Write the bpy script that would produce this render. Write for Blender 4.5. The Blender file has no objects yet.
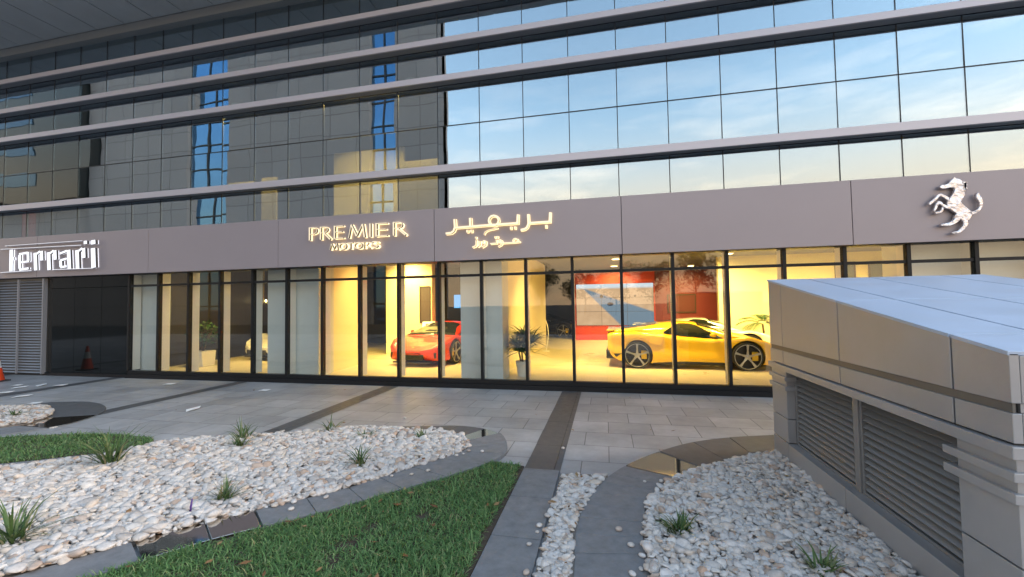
import bpy, bmesh, math, random
import numpy as np
from mathutils import Vector, Matrix, noise
R = math.radians
random.seed(7); rng = np.random.default_rng(11)
sc = bpy.context.scene
col = sc.collection
# ------------------------------------------------------------------ materials
MATS = {}
def mat(name, base=(.5,.5,.5), rough=.5, metal=0., spec=.5, emit=None, estr=0., coat=0., noise_amt=0., noise_scale=6., bump=0., bump_scale=40., rough_var=0.):
    m = bpy.data.materials.new(name); m.use_nodes = True; MATS[name] = m
    nt = m.node_tree; b = nt.nodes['Principled BSDF']
    b.inputs['Base Color'].default_value = (*base, 1); b.inputs['Roughness'].default_value = rough
    b.inputs['Metallic'].default_value = metal; b.inputs['Specular IOR Level'].default_value = spec
    b.inputs['Coat Weight'].default_value = coat; b.inputs['Coat Roughness'].default_value = .04
    if emit:
        b.inputs['Emission Color'].default_value = (*emit, 1); b.inputs['Emission Strength'].default_value = estr
    if noise_amt or rough_var:
        tc = nt.nodes.new('ShaderNodeTexCoord'); n = nt.nodes.new('ShaderNodeTexNoise')
        n.inputs['Scale'].default_value = noise_scale; n.inputs['Detail'].default_value = 6; n.inputs['Roughness'].default_value = .65
        nt.links.new(tc.outputs['Object'], n.inputs['Vector'])
        if noise_amt:
            mr = nt.nodes.new('ShaderNodeMapRange'); mr.inputs[1].default_value = .25; mr.inputs[2].default_value = .75
            mr.inputs[3].default_value = 1-noise_amt; mr.inputs[4].default_value = 1+noise_amt
            nt.links.new(n.outputs['Fac'], mr.inputs[0])
            mx = nt.nodes.new('ShaderNodeMix'); mx.data_type = 'RGBA'; mx.blend_type = 'MULTIPLY'; mx.inputs[0].default_value = 1
            mx.inputs[6].default_value = (*base, 1); nt.links.new(mr.outputs[0], mx.inputs[7]); nt.links.new(mx.outputs[2], b.inputs['Base Color'])
        if rough_var:
            m2 = nt.nodes.new('ShaderNodeMapRange'); m2.inputs[1].default_value = .3; m2.inputs[2].default_value = .7
            m2.inputs[3].default_value = max(0, rough-rough_var); m2.inputs[4].default_value = rough+rough_var
            nt.links.new(n.outputs['Fac'], m2.inputs[0]); nt.links.new(m2.outputs[0], b.inputs['Roughness'])
    if bump:
        tc = nt.nodes.new('ShaderNodeTexCoord'); n = nt.nodes.new('ShaderNodeTexNoise'); n.inputs['Scale'].default_value = bump_scale; n.inputs['Detail'].default_value = 5
        bp = nt.nodes.new('ShaderNodeBump'); bp.inputs['Distance'].default_value = bump
        nt.links.new(tc.outputs['Object'], n.inputs['Vector']); nt.links.new(n.outputs['Fac'], bp.inputs['Height']); nt.links.new(bp.outputs[0], b.inputs['Normal'])
    return m

def glass_mat(name, refl, tint, wave=0., wscale=1.2, gcol=(1,1,1)):
    m = bpy.data.materials.new(name); m.use_nodes = True; nt = m.node_tree; nt.nodes.clear(); MATS[name] = m
    N = nt.nodes.new; out = N('ShaderNodeOutputMaterial'); mix = N('ShaderNodeMixShader'); tr = N('ShaderNodeBsdfTransparent'); gl = N('ShaderNodeBsdfGlossy')
    tr.inputs[0].default_value = (*tint, 1); gl.inputs['Color'].default_value = (*gcol, 1); gl.inputs['Roughness'].default_value = 0.0
    lw = N('ShaderNodeLayerWeight'); lw.inputs[0].default_value = .5
    pw = N('ShaderNodeMath'); pw.operation = 'POWER'; pw.inputs[1].default_value = 5
    ma = N('ShaderNodeMath'); ma.operation = 'MULTIPLY_ADD'; ma.inputs[1].default_value = 1-refl; ma.inputs[2].default_value = refl
    nt.links.new(lw.outputs['Facing'], pw.inputs[0]); nt.links.new(pw.outputs[0], ma.inputs[0]); nt.links.new(ma.outputs[0], mix.inputs[0])
    nt.links.new(tr.outputs[0], mix.inputs[1]); nt.links.new(gl.outputs[0], mix.inputs[2]); nt.links.new(mix.outputs[0], out.inputs[0])
    if wave:
        g = N('ShaderNodeNewGeometry'); n = N('ShaderNodeTexNoise'); n.inputs['Scale'].default_value = wscale; n.inputs['Detail'].default_value = 1
        bp = N('ShaderNodeBump'); bp.inputs['Distance'].default_value = wave
        nt.links.new(g.outputs['Position'], n.inputs['Vector']); nt.links.new(n.outputs['Fac'], bp.inputs['Height']); nt.links.new(bp.outputs[0], gl.inputs['Normal'])
    return m

def brick_mat(name, base, mortar, bw, bh, msize=.006, var=.12, rough=.55, offset=.5, plane='XY', bump=.002, noise_amt=.12, noise_scale=5, stain=0.):
    m = bpy.data.materials.new(name); m.use_nodes = True; nt = m.node_tree; b = nt.nodes['Principled BSDF']; MATS[name] = m
    N = nt.nodes.new; L = nt.links.new
    tc = N('ShaderNodeTexCoord'); src = tc.outputs['Object']
    if plane == 'XZ':
        sp = N('ShaderNodeSeparateXYZ'); cb = N('ShaderNodeCombineXYZ'); L(src, sp.inputs[0]); L(sp.outputs[0], cb.inputs[0]); L(sp.outputs[2], cb.inputs[1]); src = cb.outputs[0]
    br = N('ShaderNodeTexBrick'); br.offset = offset; br.inputs['Scale'].default_value = 1; br.inputs['Brick Width'].default_value = bw; br.inputs['Row Height'].default_value = bh
    br.inputs['Mortar Size'].default_value = msize; br.inputs['Mortar Smooth'].default_value = .2; br.inputs['Bias'].default_value = 0
    br.inputs['Color1'].default_value = (*[c*(1-var) for c in base], 1); br.inputs['Color2'].default_value = (*[c*(1+var) for c in base], 1); br.inputs['Mortar'].default_value = (*mortar, 1)
    L(src, br.inputs['Vector'])
    n = N('ShaderNodeTexNoise'); n.inputs['Scale'].default_value = noise_scale; n.inputs['Detail'].default_value = 8; n.inputs['Roughness'].default_value = .7; L(tc.outputs['Object'], n.inputs['Vector'])
    mr = N('ShaderNodeMapRange'); mr.inputs[1].default_value = .25; mr.inputs[2].default_value = .75; mr.inputs[3].default_value = 1-noise_amt; mr.inputs[4].default_value = 1+noise_amt; L(n.outputs['Fac'], mr.inputs[0])
    mx = N('ShaderNodeMix'); mx.data_type = 'RGBA'; mx.blend_type = 'MULTIPLY'; mx.inputs[0].default_value = 1; L(br.outputs['Color'], mx.inputs[6]); L(mr.outputs[0], mx.inputs[7])
    last = mx.outputs[2]
    if stain:
        n2 = N('ShaderNodeTexNoise'); n2.inputs['Scale'].default_value = .7; n2.inputs['Detail'].default_value = 6; n2.inputs['Roughness'].default_value = .7; L(tc.outputs['Object'], n2.inputs['Vector'])
        m2 = N('ShaderNodeMapRange'); m2.inputs[1].default_value = .35; m2.inputs[2].default_value = .65; m2.inputs[3].default_value = 1-stain; m2.inputs[4].default_value = 1+stain*.6; L(n2.outputs['Fac'], m2.inputs[0])
        mx2 = N('ShaderNodeMix'); mx2.data_type = 'RGBA'; mx2.blend_type = 'MULTIPLY'; mx2.inputs[0].default_value = 1; L(last, mx2.inputs[6]); L(m2.outputs[0], mx2.inputs[7]); last = mx2.outputs[2]
    L(last, b.inputs['Base Color'])
    r2 = N('ShaderNodeMapRange'); r2.inputs[1].default_value = .3; r2.inputs[2].default_value = .7; r2.inputs[3].default_value = rough-.12; r2.inputs[4].default_value = rough+.12; L(n.outputs['Fac'], r2.inputs[0]); L(r2.outputs[0], b.inputs['Roughness'])
    if bump:
        ml = N('ShaderNodeMath'); ml.operation = 'MULTIPLY_ADD'; ml.inputs[1].default_value = -1; ml.inputs[2].default_value = 1; L(br.outputs['Fac'], ml.inputs[0])
        ad = N('ShaderNodeMath'); ad.operation = 'MULTIPLY_ADD'; ad.inputs[1].default_value = .35; L(n.outputs['Fac'], ad.inputs[0]); L(ml.outputs[0], ad.inputs[2])
        bp = N('ShaderNodeBump'); bp.inputs['Distance'].default_value = bump; L(ad.outputs[0], bp.inputs['Height']); L(bp.outputs[0], b.inputs['Normal'])
    return m

def island_mat(name, stops, rough=.6, bump=0., trans=0., spec=.3):
    """colour picked per stone / per blade"""
    m = bpy.data.materials.new(name); m.use_nodes = True; nt = m.node_tree; b = nt.nodes['Principled BSDF']; MATS[name] = m
    g = nt.nodes.new('ShaderNodeNewGeometry'); r = nt.nodes.new('ShaderNodeValToRGB')
    cr = r.color_ramp; cr.elements[0].position = stops[0][0]; cr.elements[0].color = (*stops[0][1], 1); cr.elements[1].position = stops[-1][0]; cr.elements[1].color = (*stops[-1][1], 1)
    for p, c in stops[1:-1]:
        e = cr.elements.new(p); e.color = (*c, 1)
    nt.links.new(g.outputs['Random Per Island'], r.inputs[0])
    tc = nt.nodes.new('ShaderNodeTexCoord'); n = nt.nodes.new('ShaderNodeTexNoise'); n.inputs['Scale'].default_value = 45; n.inputs['Detail'].default_value = 4
    mr = nt.nodes.new('ShaderNodeMapRange'); mr.inputs[1].default_value = .25; mr.inputs[2].default_value = .75; mr.inputs[3].default_value = .82; mr.inputs[4].default_value = 1.12
    mx = nt.nodes.new('ShaderNodeMix'); mx.data_type = 'RGBA'; mx.blend_type = 'MULTIPLY'; mx.inputs[0].default_value = 1
    nt.links.new(tc.outputs['Object'], n.inputs['Vector']); nt.links.new(n.outputs['Fac'], mr.inputs[0]); nt.links.new(r.outputs[0], mx.inputs[6]); nt.links.new(mr.outputs[0], mx.inputs[7]); nt.links.new(mx.outputs[2], b.inputs['Base Color'])
    b.inputs['Roughness'].default_value = rough; b.inputs['Specular IOR Level'].default_value = spec
    if trans:
        out = nt.nodes['Material Output']; t = nt.nodes.new('ShaderNodeBsdfTranslucent'); ms = nt.nodes.new('ShaderNodeMixShader'); ms.inputs[0].default_value = trans
        nt.links.new(mx.outputs[2], t.inputs[0]); nt.links.new(b.outputs[0], ms.inputs[1]); nt.links.new(t.outputs[0], ms.inputs[2]); nt.links.new(ms.outputs[0], out.inputs[0])
    return m

mat('fascia', (.36,.315,.335), .42, .15, noise_amt=.04, noise_scale=.5)
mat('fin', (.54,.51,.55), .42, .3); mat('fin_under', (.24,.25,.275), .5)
mat('black_metal', (.010,.011,.013), .5, spec=.3); mat('joint_black', (.015,.016,.018), .5)
mat('white_fin', (.78,.76,.70), .5)
mat('soffit', (.46,.49,.51), .5, .1, noise_amt=.1, noise_scale=.8); mat('soffit_trim', (.26,.28,.29), .5)
mat('column_white', (.62,.66,.66), .4, noise_amt=.03)
mat('wall_cream', (.82,.73,.44), .6); mat('wall_dark', (.028,.024,.022), .6); mat('wall_maroon', (.20,.028,.030), .55)
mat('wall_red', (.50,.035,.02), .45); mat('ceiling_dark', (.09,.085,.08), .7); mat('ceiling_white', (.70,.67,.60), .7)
brick_mat('showroom_floor', (.62,.54,.38), (.48,.42,.30), .9, .9, .004, .02, .36, 0, bump=0, noise_amt=.03, noise_scale=.6)
mat('black_glass', (.008,.010,.010), .05, spec=.3)
mat('shutter', (.34,.35,.38), .42, .4); mat('chrome', (.80,.78,.77), .16, 1.); mat('gold_metal', (.75,.58,.36), .28, 1.)
mat('halo_warm', (.9,.8,.6), .5, emit=(1,.76,.40), estr=.42); mat('halo_white', (.9,.9,.95), .5, emit=(.92,.95,1), estr=.22); mat('letter_white', (.85,.86,.9), .4, emit=(.90,.93,1), estr=.21)
mat('letter_cream', (.80,.70,.50), .3, .3, emit=(1,.84,.58), estr=.14); mat('letter_side', (.16,.15,.15), .4, .4); mat('horse_metal', (.80,.74,.73), .27, .75, bump=.05, bump_scale=9)
mat('lamp_warm', (1,.9,.7), .5, emit=(1,.74,.34), estr=3.)
mat('alum_panel', (.40,.40,.41), .38, .4, noise_amt=.09, noise_scale=2.2, rough_var=.08); mat('alum_dark', (.15,.142,.13), .42, .3); mat('louver_metal', (.30,.30,.30), .4, .5); mat('void_black', (.006,.006,.006), .8)
mat('alum_sky_tint', (.44,.54,.70), .40, .35, noise_amt=.08, noise_scale=2.6, rough_var=.08)  # blue sky light painted into the base of the neutral grey top panels
brick_mat('paving', (.36,.355,.355), (.15,.145,.14), .62, .56, .006, .13, .50, .5, bump=.0022, noise_amt=.16, noise_scale=7, stain=.24)
brick_mat('paving_band', (.086,.088,.093), (.03,.03,.03), .60, 1.1, .006, .10, .48, 0, bump=.0015, noise_amt=.22, noise_scale=9, stain=.12)
mat('kerb_granite', (.20,.20,.205), .55, noise_amt=.24, noise_scale=11, bump=.002, bump_scale=90); mat('kerb_dark', (.10,.102,.106), .5, noise_amt=.2, noise_scale=9, bump=.001, bump_scale=80)
mat('polished_plate', (.50,.49,.47), .05, 1.); mat('asphalt', (.05,.05,.052), .85, noise_amt=.2, noise_scale=3); mat('soil', (.075,.052,.036), .95, noise_amt=.35, noise_scale=18, bump=.01, bump_scale=30)
mat('gravel_bed', (.20,.17,.145), .95, noise_amt=.3, noise_scale=20)
island_mat('pebbles', [(0,(.68,.63,.59)),(.2,(.57,.53,.50)),(.4,(.68,.63,.58)),(.55,(.58,.49,.41)),(.7,(.62,.58,.55)),(.84,(.48,.43,.39)),(.92,(.52,.36,.26)),(.955,(.34,.31,.29)),(1,(.70,.65,.60))], .55)
island_mat('grass', [(0,(.075,.165,.055)),(.4,(.125,.25,.08)),(.72,(.185,.33,.11)),(.92,(.28,.39,.16)),(1,(.42,.38,.19))], .5, trans=.25)
island_mat('tuft_leaf', [(0,(.055,.11,.035)),(.5,(.10,.17,.055)),(.85,(.17,.22,.09)),(1,(.34,.30,.17))], .5, trans=.2)
island_mat('plant_leaf', [(0,(.020,.055,.018)),(.6,(.045,.11,.03)),(1,(.10,.17,.06))], .42, trans=.15)
island_mat('tree_leaf', [(0,(.018,.036,.014)),(.6,(.04,.07,.026)),(1,(.075,.10,.04))], .6, trans=.2)
mat('bark', (.10,.075,.055), .9, noise_amt=.3, noise_scale=14)
mat('pot_white', (.85,.83,.78), .4); mat('pot_stem', (.13,.09,.06), .8)
mat('paint_yellow', (.84,.50,.010), .32, coat=1.); mat('paint_red', (.60,.035,.006), .4, coat=.35); mat('paint_pearl', (.78,.74,.62), .28, coat=1.); mat('paint_black', (.012,.012,.014), .22, coat=1.)
mat('car_glass', (.012,.016,.014), .03, spec=.8); mat('carbon', (.014,.014,.015), .42); mat('rubber', (.016,.016,.017), .75); mat('rim_silver', (.48,.47,.45), .3, .85); mat('rim_dark', (.03,.03,.032), .4, .4); mat('caliper', (.80,.52,.02), .4); mat('headlamp', (.72,.72,.70), .12, .2); mat('tail_red', (.35,.01,.01), .2); mat('badge', (.85,.72,.2), .4)
mat('cone_orange', (.80,.075,.018), .5); mat('cone_white', (.78,.78,.76), .45); mat('cone_base', (.03,.03,.03), .7)
mat('whitish', (.80,.80,.79), .8); mat('tag_purple', (.09,.04,.22), .5); mat('screen_blue', (.05,.2,.5), .3, emit=(.12,.42,.85), estr=.3); mat('tablet_white', (.78,.77,.72), .4); mat('frame_brown', (.05,.032,.022), .5); mat('print_dark', (.07,.05,.04), .6); mat('print_teal', (.055,.085,.085), .5); mat('mirror_dark', (.16,.05,.05), .25)
mat('brass', (.85,.68,.35), .3, 1.); mat('red_sign', (.5,.01,.012), .5, emit=(.8,.02,.02), estr=.06)
brick_mat('tower_stone', (.255,.255,.262), (.15,.15,.155), 3.4, 2.2, .05, .07, .6, 0, 'XZ', bump=0, noise_amt=.06, noise_scale=.3)
mat('tower_glass', (.12,.28,.50), .04, .95); mat('band_glass', (.035,.085,.15), .06, .9); mat('tower_dark', (.012,.016,.018), .15); mat('tower_mullion', (.02,.025,.03), .5); mat('roof_grey', (.2,.2,.2), .8)
glass_mat('glass_clear', .055, (.95,.965,.95), .0006, .9)
glass_mat('glass_transom', .055, (.88,.90,.88), .0006, .9)
glass_mat('glass_mirror', .40, (.66,.67,.65), .0016, 1.15, (.80,.92,1.0))

def screen_mat():
    """the picture the video wall is showing: a desert road under a pale sky"""
    m = bpy.data.materials.new('screen_picture'); m.use_nodes = True; nt = m.node_tree; nt.nodes.clear(); MATS['screen_picture'] = m
    N = nt.nodes.new; L = nt.links.new
    out = N('ShaderNodeOutputMaterial'); em = N('ShaderNodeEmission'); em.inputs[1].default_value = .30
    tc = N('ShaderNodeTexCoord'); sp = N('ShaderNodeSeparateXYZ'); L(tc.outputs['Object'], sp.inputs[0])
    U, V = sp.outputs[0], sp.outputs[2]           # u 0..3.5 , v 0..1.95
    def M(op, a, b=None, c=None):
        n = N('ShaderNodeMath'); n.operation = op
        for i, q in enumerate((a, b, c)):
            if q is None: continue
            if isinstance(q, (int, float)): n.inputs[i].default_value = q
            else: L(q, n.inputs[i])
        return n.outputs[0]
    def step(x, e, w=.03):
        n = N('ShaderNodeMapRange'); n.inputs[1].default_value = e-w; n.inputs[2].default_value = e+w; L(x, n.inputs[0]); return n.outputs[0]
    def mix(f, a, b):
        n = N('ShaderNodeMix'); n.data_type = 'RGBA'; L(f, n.inputs[0])
        for k, q in ((6, a), (7, b)):
            if isinstance(q, tuple): n.inputs[k].default_value = (*q, 1)
            else: L(q, n.inputs[k])
        return n.outputs[2]
    ns = N('ShaderNodeTexNoise'); ns.inputs['Scale'].default_value = 2.5; ns.inputs['Detail'].default_value = 6; L(tc.outputs['Object'], ns.inputs['Vector'])
    sand = mix(ns.outputs['Fac'], (.46,.27,.14), (.74,.50,.30))
    # road : band running from upper-left to lower-right
    lo = M('MULTIPLY_ADD', U, -1.02, 2.05); lo2 = M('SUBTRACT', V, lo)                     # above the lower edge
    hi = M('MULTIPLY_ADD', U, -.36, 1.85); hi2 = M('SUBTRACT', hi, V)
    road = M('MULTIPLY', step(lo2, .0, .05), step(hi2, 0, .04))
    road = M('MULTIPLY', road, step(M('SUBTRACT', 1.72, V), 0, .03))
    c = mix(road, sand, (.17,.23,.29))
    c = mix(step(V, 1.72, .05), c, (.62,.68,.74))
    # the little dark car on the road
    du = M('MULTIPLY', M('SUBTRACT', U, 1.55), 7); dv = M('MULTIPLY', M('SUBTRACT', V, .98), 12); r2 = M('ADD', M('MULTIPLY', du, du), M('MULTIPLY', dv, dv))
    c = mix(step(M('SUBTRACT', 1, r2), 0, .3), c, (.03,.03,.04))
    # scrub
    vo = N('ShaderNodeTexVoronoi'); vo.inputs['Scale'].default_value = 2.1; L(tc.outputs['Object'], vo.inputs['Vector'])
    sc_ = M('MULTIPLY', step(M('SUBTRACT', .16, vo.outputs['Distance']), 0, .03), M('MULTIPLY', step(V, 1.2, .1), step(M('SUBTRACT', 1.68, V), 0, .05)))
    c = mix(sc_, c, (.05,.045,.03))
    L(c, em.inputs[0]); L(em.outputs[0], out.inputs[0])
screen_mat()

# ------------------------------------------------------------------ mesh helpers
class MB:
    def __init__(s): s.v = []; s.f = []; s.m = []
    def quad(s, a, b, c, d, mi=0):
        k = len(s.v); s.v += [tuple(a), tuple(b), tuple(c), tuple(d)]; s.f.append((k, k+1, k+2, k+3)); s.m.append(mi); return s
    def box(s, x0, x1, y0, y1, z0, z1, mi=0, M=None):
        k = len(s.v); P = [(x, y, z) for x in (x0, x1) for y in (y0, y1) for z in (z0, z1)]
        if M is not None: P = [tuple(M @ Vector(p)) for p in P]
        s.v += P
        for f in ((0,1,3,2),(4,6,7,5),(0,4,5,1),(2,3,7,6),(0,2,6,4),(1,5,7,3)): s.f.append(tuple(k+i for i in f)); s.m.append(mi)
        return s
    def poly(s, pts, z0, z1, mi=0):
        """vertical prism over a plan outline (xy)"""
        n = len(pts); k = len(s.v); s.v += [(x, y, z1) for x, y in pts] + [(x, y, z0) for x, y in pts]
        s.f.append(tuple(range(k, k+n))); s.m.append(mi); s.f.append(tuple(range(k+2*n-1, k+n-1, -1))); s.m.append(mi)
        for i in range(n):
            j = (i+1) % n; s.f.append((k+i, k+n+i, k+n+j, k+j)); s.m.append(mi)
        return s
    def prismX(s, yz, x0, x1, mi=0):
        n = len(yz); k = len(s.v); s.v += [(x0, y, z) for y, z in yz] + [(x1, y, z) for y, z in yz]
        s.f.append(tuple(range(k, k+n))); s.f.append(tuple(range(k+2*n-1, k+n-1, -1))); s.m += [mi]*2
        for i in range(n):
            j = (i+1) % n; s.f.append((k+i, k+n+i, k+n+j, k+j)); s.m.append(mi)
        return s
    def lathe(s, prof, n=20, axis='z', c=(0,0,0), mi=0, caps=True):
        k = len(s.v)
        for r, h in prof:
            for i in range(n):
                a = 2*math.pi*i/n; p = (r*math.cos(a), r*math.sin(a), h)
                if axis == 'y': p = (p[0], p[2], p[1])
                if axis == 'x': p = (p[2], p[0], p[1])
                s.v.append((p[0]+c[0], p[1]+c[1], p[2]+c[2]))
        for j in range(len(prof)-1):
            for i in range(n):
                a = k+j*n+i; b = k+j*n+(i+1) % n; s.f.append((a, b, b+n, a+n)); s.m.append(mi)
        if caps: s.f.append(tuple(k+i for i in range(n-1, -1, -1))); s.f.append(tuple(k+(len(prof)-1)*n+i for i in range(n))); s.m += [mi]*2
        return s
    def tube(s, pts, rad, n=7, mi=0, flat=None):
        pts = [Vector(p) for p in pts]; k = len(s.v)
        for i, p in enumerate(pts):
            t = (pts[min(i+1, len(pts)-1)]-pts[max(i-1, 0)]).normalized()
            a = t.cross(Vector((0,1,0)) if abs(t.y) < .9 else Vector((1,0,0))).normalized(); b = t.cross(a)
            r = rad[i] if isinstance(rad, (list, tuple)) else rad
            for q in range(n):
                an = 2*math.pi*q/n; o = a*math.cos(an)*r + b*math.sin(an)*r*(flat or 1); s.v.append(tuple(p+o))
        for i in range(len(pts)-1):
            for q in range(n):
                a = k+i*n+q; b = k+i*n+(q+1) % n; s.f.append((a, b, b+n, a+n)); s.m.append(mi)
        s.f.append(tuple(k+i for i in range(n-1, -1, -1))); s.f.append(tuple(k+(len(pts)-1)*n+i for i in range(n))); s.m += [mi]*2
        return s
    def build(s, name, m, parent=None, smooth=False, bevel=0., subd=0, loc=None):
        me = bpy.data.meshes.new(name); me.from_pydata(s.v, [], s.f)
        for x in (m if isinstance(m, (list, tuple)) else [m]): me.materials.append(MATS[x] if isinstance(x, str) else x)
        if len(me.materials) > 1: me.polygons.foreach_set('material_index', s.m)
        bm = bmesh.new(); bm.from_mesh(me); bmesh.ops.recalc_face_normals(bm, faces=bm.faces); bm.to_mesh(me); bm.free()
        if smooth: me.polygons.foreach_set('use_smooth', [True]*len(me.polygons))
        o = bpy.data.objects.new(name, me); col.objects.link(o)
        if parent: o.parent = parent
        if loc: o.location = loc
        if bevel:
            b = o.modifiers.new('Bevel', 'BEVEL'); b.width = bevel; b.segments = 2; b.limit_method = 'ANGLE'
        if subd:
            b = o.modifiers.new('Subsurf', 'SUBSURF'); b.levels = subd; b.render_levels = subd
        return o
def fast_mesh(name, V, F, m, parent=None, smooth=False):
    me = bpy.data.meshes.new(name); V = np.asarray(V, np.float32); F = np.asarray(F, np.int32); n = F.shape[1]
    me.vertices.add(len(V)); me.vertices.foreach_set('co', V.ravel())
    me.loops.add(F.size); me.loops.foreach_set('vertex_index', F.ravel())
    me.polygons.add(len(F)); me.polygons.foreach_set('loop_start', np.arange(0, F.size, n, dtype=np.int32)); me.polygons.foreach_set('loop_total', np.full(len(F), n, np.int32))
    if smooth: me.polygons.foreach_set('use_smooth', np.ones(len(F), bool))
    me.materials.append(MATS[m]); me.update(calc_edges=True); me.validate()
    o = bpy.data.objects.new(name, me); col.objects.link(o)
    if parent: o.parent = parent
    return o
def tag(o, label, cat, group=None, kind=None):
    o['label'] = label; o['category'] = cat
    if group: o['group'] = group
    if kind: o['kind'] = kind
    return o
def struct(o): o['kind'] = 'structure'; return o
def thing(name, label, cat, loc=(0,0,0), rz=0, group=None):
    o = bpy.data.objects.new(name, None); o.empty_display_size = .2; col.objects.link(o); o.location = loc; o.rotation_euler = (0,0,rz); return tag(o, label, cat, group)
def copy_tree(o, parent=None):
    c = o.copy(); col.objects.link(c)
    if parent: c.parent = parent
    for ch in list(o.children): copy_tree(ch, c)
    return c
def inside(P, poly):
    x, y = P[:,0], P[:,1]; r = np.zeros(len(P), bool); n = len(poly)
    for i in range(n):
        x1, y1 = poly[i]; x2, y2 = poly[(i+1) % n]
        c = ((y1 > y) != (y2 > y)) & (x < (x2-x1)*(y-y1)/(y2-y1+1e-12)+x1); r ^= c
    return r
def scatter(poly, spacing, jit=.5):
    a = np.array(poly); x0, y0 = a.min(0); x1, y1 = a.max(0)
    X, Y = np.meshgrid(np.arange(x0, x1, spacing), np.arange(y0, y1, spacing)); P = np.stack([X.ravel(), Y.ravel()], 1)
    P += rng.uniform(-jit, jit, P.shape)*spacing; return P[inside(P, poly)]
def strip_pts(inner, outer, t0, t1, n):
    def at(L, t):
        i = min(int(t), len(L)-2); k = t-i
        p0 = L[max(i-1,0)]; p1 = L[i]; p2 = L[i+1]; p3 = L[min(i+2,len(L)-1)]
        return tuple(.5*((2*b)+(c-a)*k+(2*a-5*b+4*c-d)*k*k+(-a+3*b-3*c+d)*k**3) for a,b,c,d in zip(p0,p1,p2,p3))
    T = [t0+(t1-t0)*i/n for i in range(n+1)]; return [at(inner, t) for t in T], [at(outer, t) for t in T]
def strip_solid(mb, inner, outer, t0, t1, z0, z1, n=12):
    a, b = strip_pts(inner, outer, t0, t1, n); mb.poly(a+b[::-1], z0, z1); return mb

# ------------------------------------------------------------------ camera
cam = bpy.data.cameras.new('camera'); cam.sensor_width = 36; cam.lens = 14.7067; cam.clip_end = 3000; cam.clip_start = .05
co = bpy.data.objects.new('camera', cam); col.objects.link(co)
r_, u_, b_ = (.97589,.21773,-.01547), (.02314,-.03273,.9992), (.21705,-.97546,-.03698)
co.matrix_world = Matrix(((r_[0],u_[0],b_[0],0),(r_[1],u_[1],b_[1],0),(r_[2],u_[2],b_[2],1.855),(0,0,0,1)))
sc.camera = co

# ------------------------------------------------------------------ ground
struct(MB().quad((-400,-400,-.012),(400,-400,-.012),(400,400,-.012),(-400,400,-.012)).build('ground', 'asphalt'))
struct(MB().quad((-34,-7,0),(22,-7,0),(22,9.05,0),(-34,9.05,0)).build('plaza_paving', 'paving'))
bands = MB()
for x0, x1, ya in ((-.93,-.53,4.66),(-5.03,-4.67,5.2),(-9.12,-8.80,5.6),(-13.28,-12.92,-5),(-17.4,-17.04,-5),(3.19,3.55,-5),(7.31,7.67,-5)):
    bands.quad((x0,ya,.004),(x1,ya,.004),(x1,8.9,.004),(x0,8.9,.004))
struct(bands.build('paving_bands', 'paving_band'))

gravelA = [(-1.74,5.2),(-1.93,5.52),(-2.3,5.72),(-2.99,5.72),(-3.6,5.68),(-3.88,5.58),(-4.34,5.3),(-5.6,4.82),(-6.02,4.55),(-6.05,4.15),(-6.46,3.86),(-6.98,3.5),(-9,2.4),(-10,1.5),(-6,.6),(-4.5,1.4),(-3.9,2.25),(-3.43,2.91),(-3.0,3.32),(-2.62,3.72),(-2.35,4.1),(-2.05,4.55),(-1.80,4.93)]
gravelM_in = [(-.49,4.53),(-.05,4.60),(-.20,4.07),(-.30,3.52),(-.28,2.9),(-.27,1.9),(-.49,1.9)]
soilM = [(-1.3,4.78),(-.935,4.70),(-.935,1.7),(-3.2,1.0),(-4.1,1.25),(-3.55,2.1),(-3.12,2.7),(-2.72,3.1),(-2.33,3.5),(-1.98,3.9),(-1.55,4.4)]
gravelR = [(.25,2.2),(.25,3.02),(.25,3.54),(.34,4.06),(.53,4.45),(.85,4.82),(1.2,5.1),(1.6,5.43),(1.95,5.62),(1.95,2.2)]
gravelM = [(-.51,4.57),(-.02,4.63),(-.17,4.08),(-.27,3.52),(-.25,2.9),(-.24,1.9),(-.51,1.9)]
gravelF = [(-13.5,5.0),(-12.4,5.4),(-11.2,5.8),(-10.5,5.97),(-10.0,5.75),(-9.5,5.42),(-9.25,5.05),(-9.6,4.6),(-10.5,4.15),(-12.6,3.6)]
lawnM = [(-1.42,4.74),(-.965,4.70),(-.955,4.14),(-.975,3.54),(-.965,2.79),(-.95,1.7),(-3.2,1.0),(-4.1,1.25),(-3.55,2.1),(-3.12,2.7),(-2.72,3.1),(-2.33,3.5),(-1.98,3.9),(-1.55,4.4)]
lawnL = [(-9.9,4.0),(-8.61,4.42),(-7.95,4.67),(-7.03,4.83),(-6.37,4.78),(-6.1,4.62),(-6.08,4.33),(-6.5,4.02),(-7.02,3.68),(-9.05,2.6),(-10.2,2.2),(-11.2,3.2)]
struct(MB().poly(gravelA, -.01, .03).poly(gravelR, -.01, .03).poly(gravelM, -.01, .022).poly(gravelF, -.01, .03).build('gravel_bed', 'gravel_bed'))
struct(MB().poly(soilM, -.008, .026).poly(lawnL, -.008, .026).build('lawn_soil', 'soil'))

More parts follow.
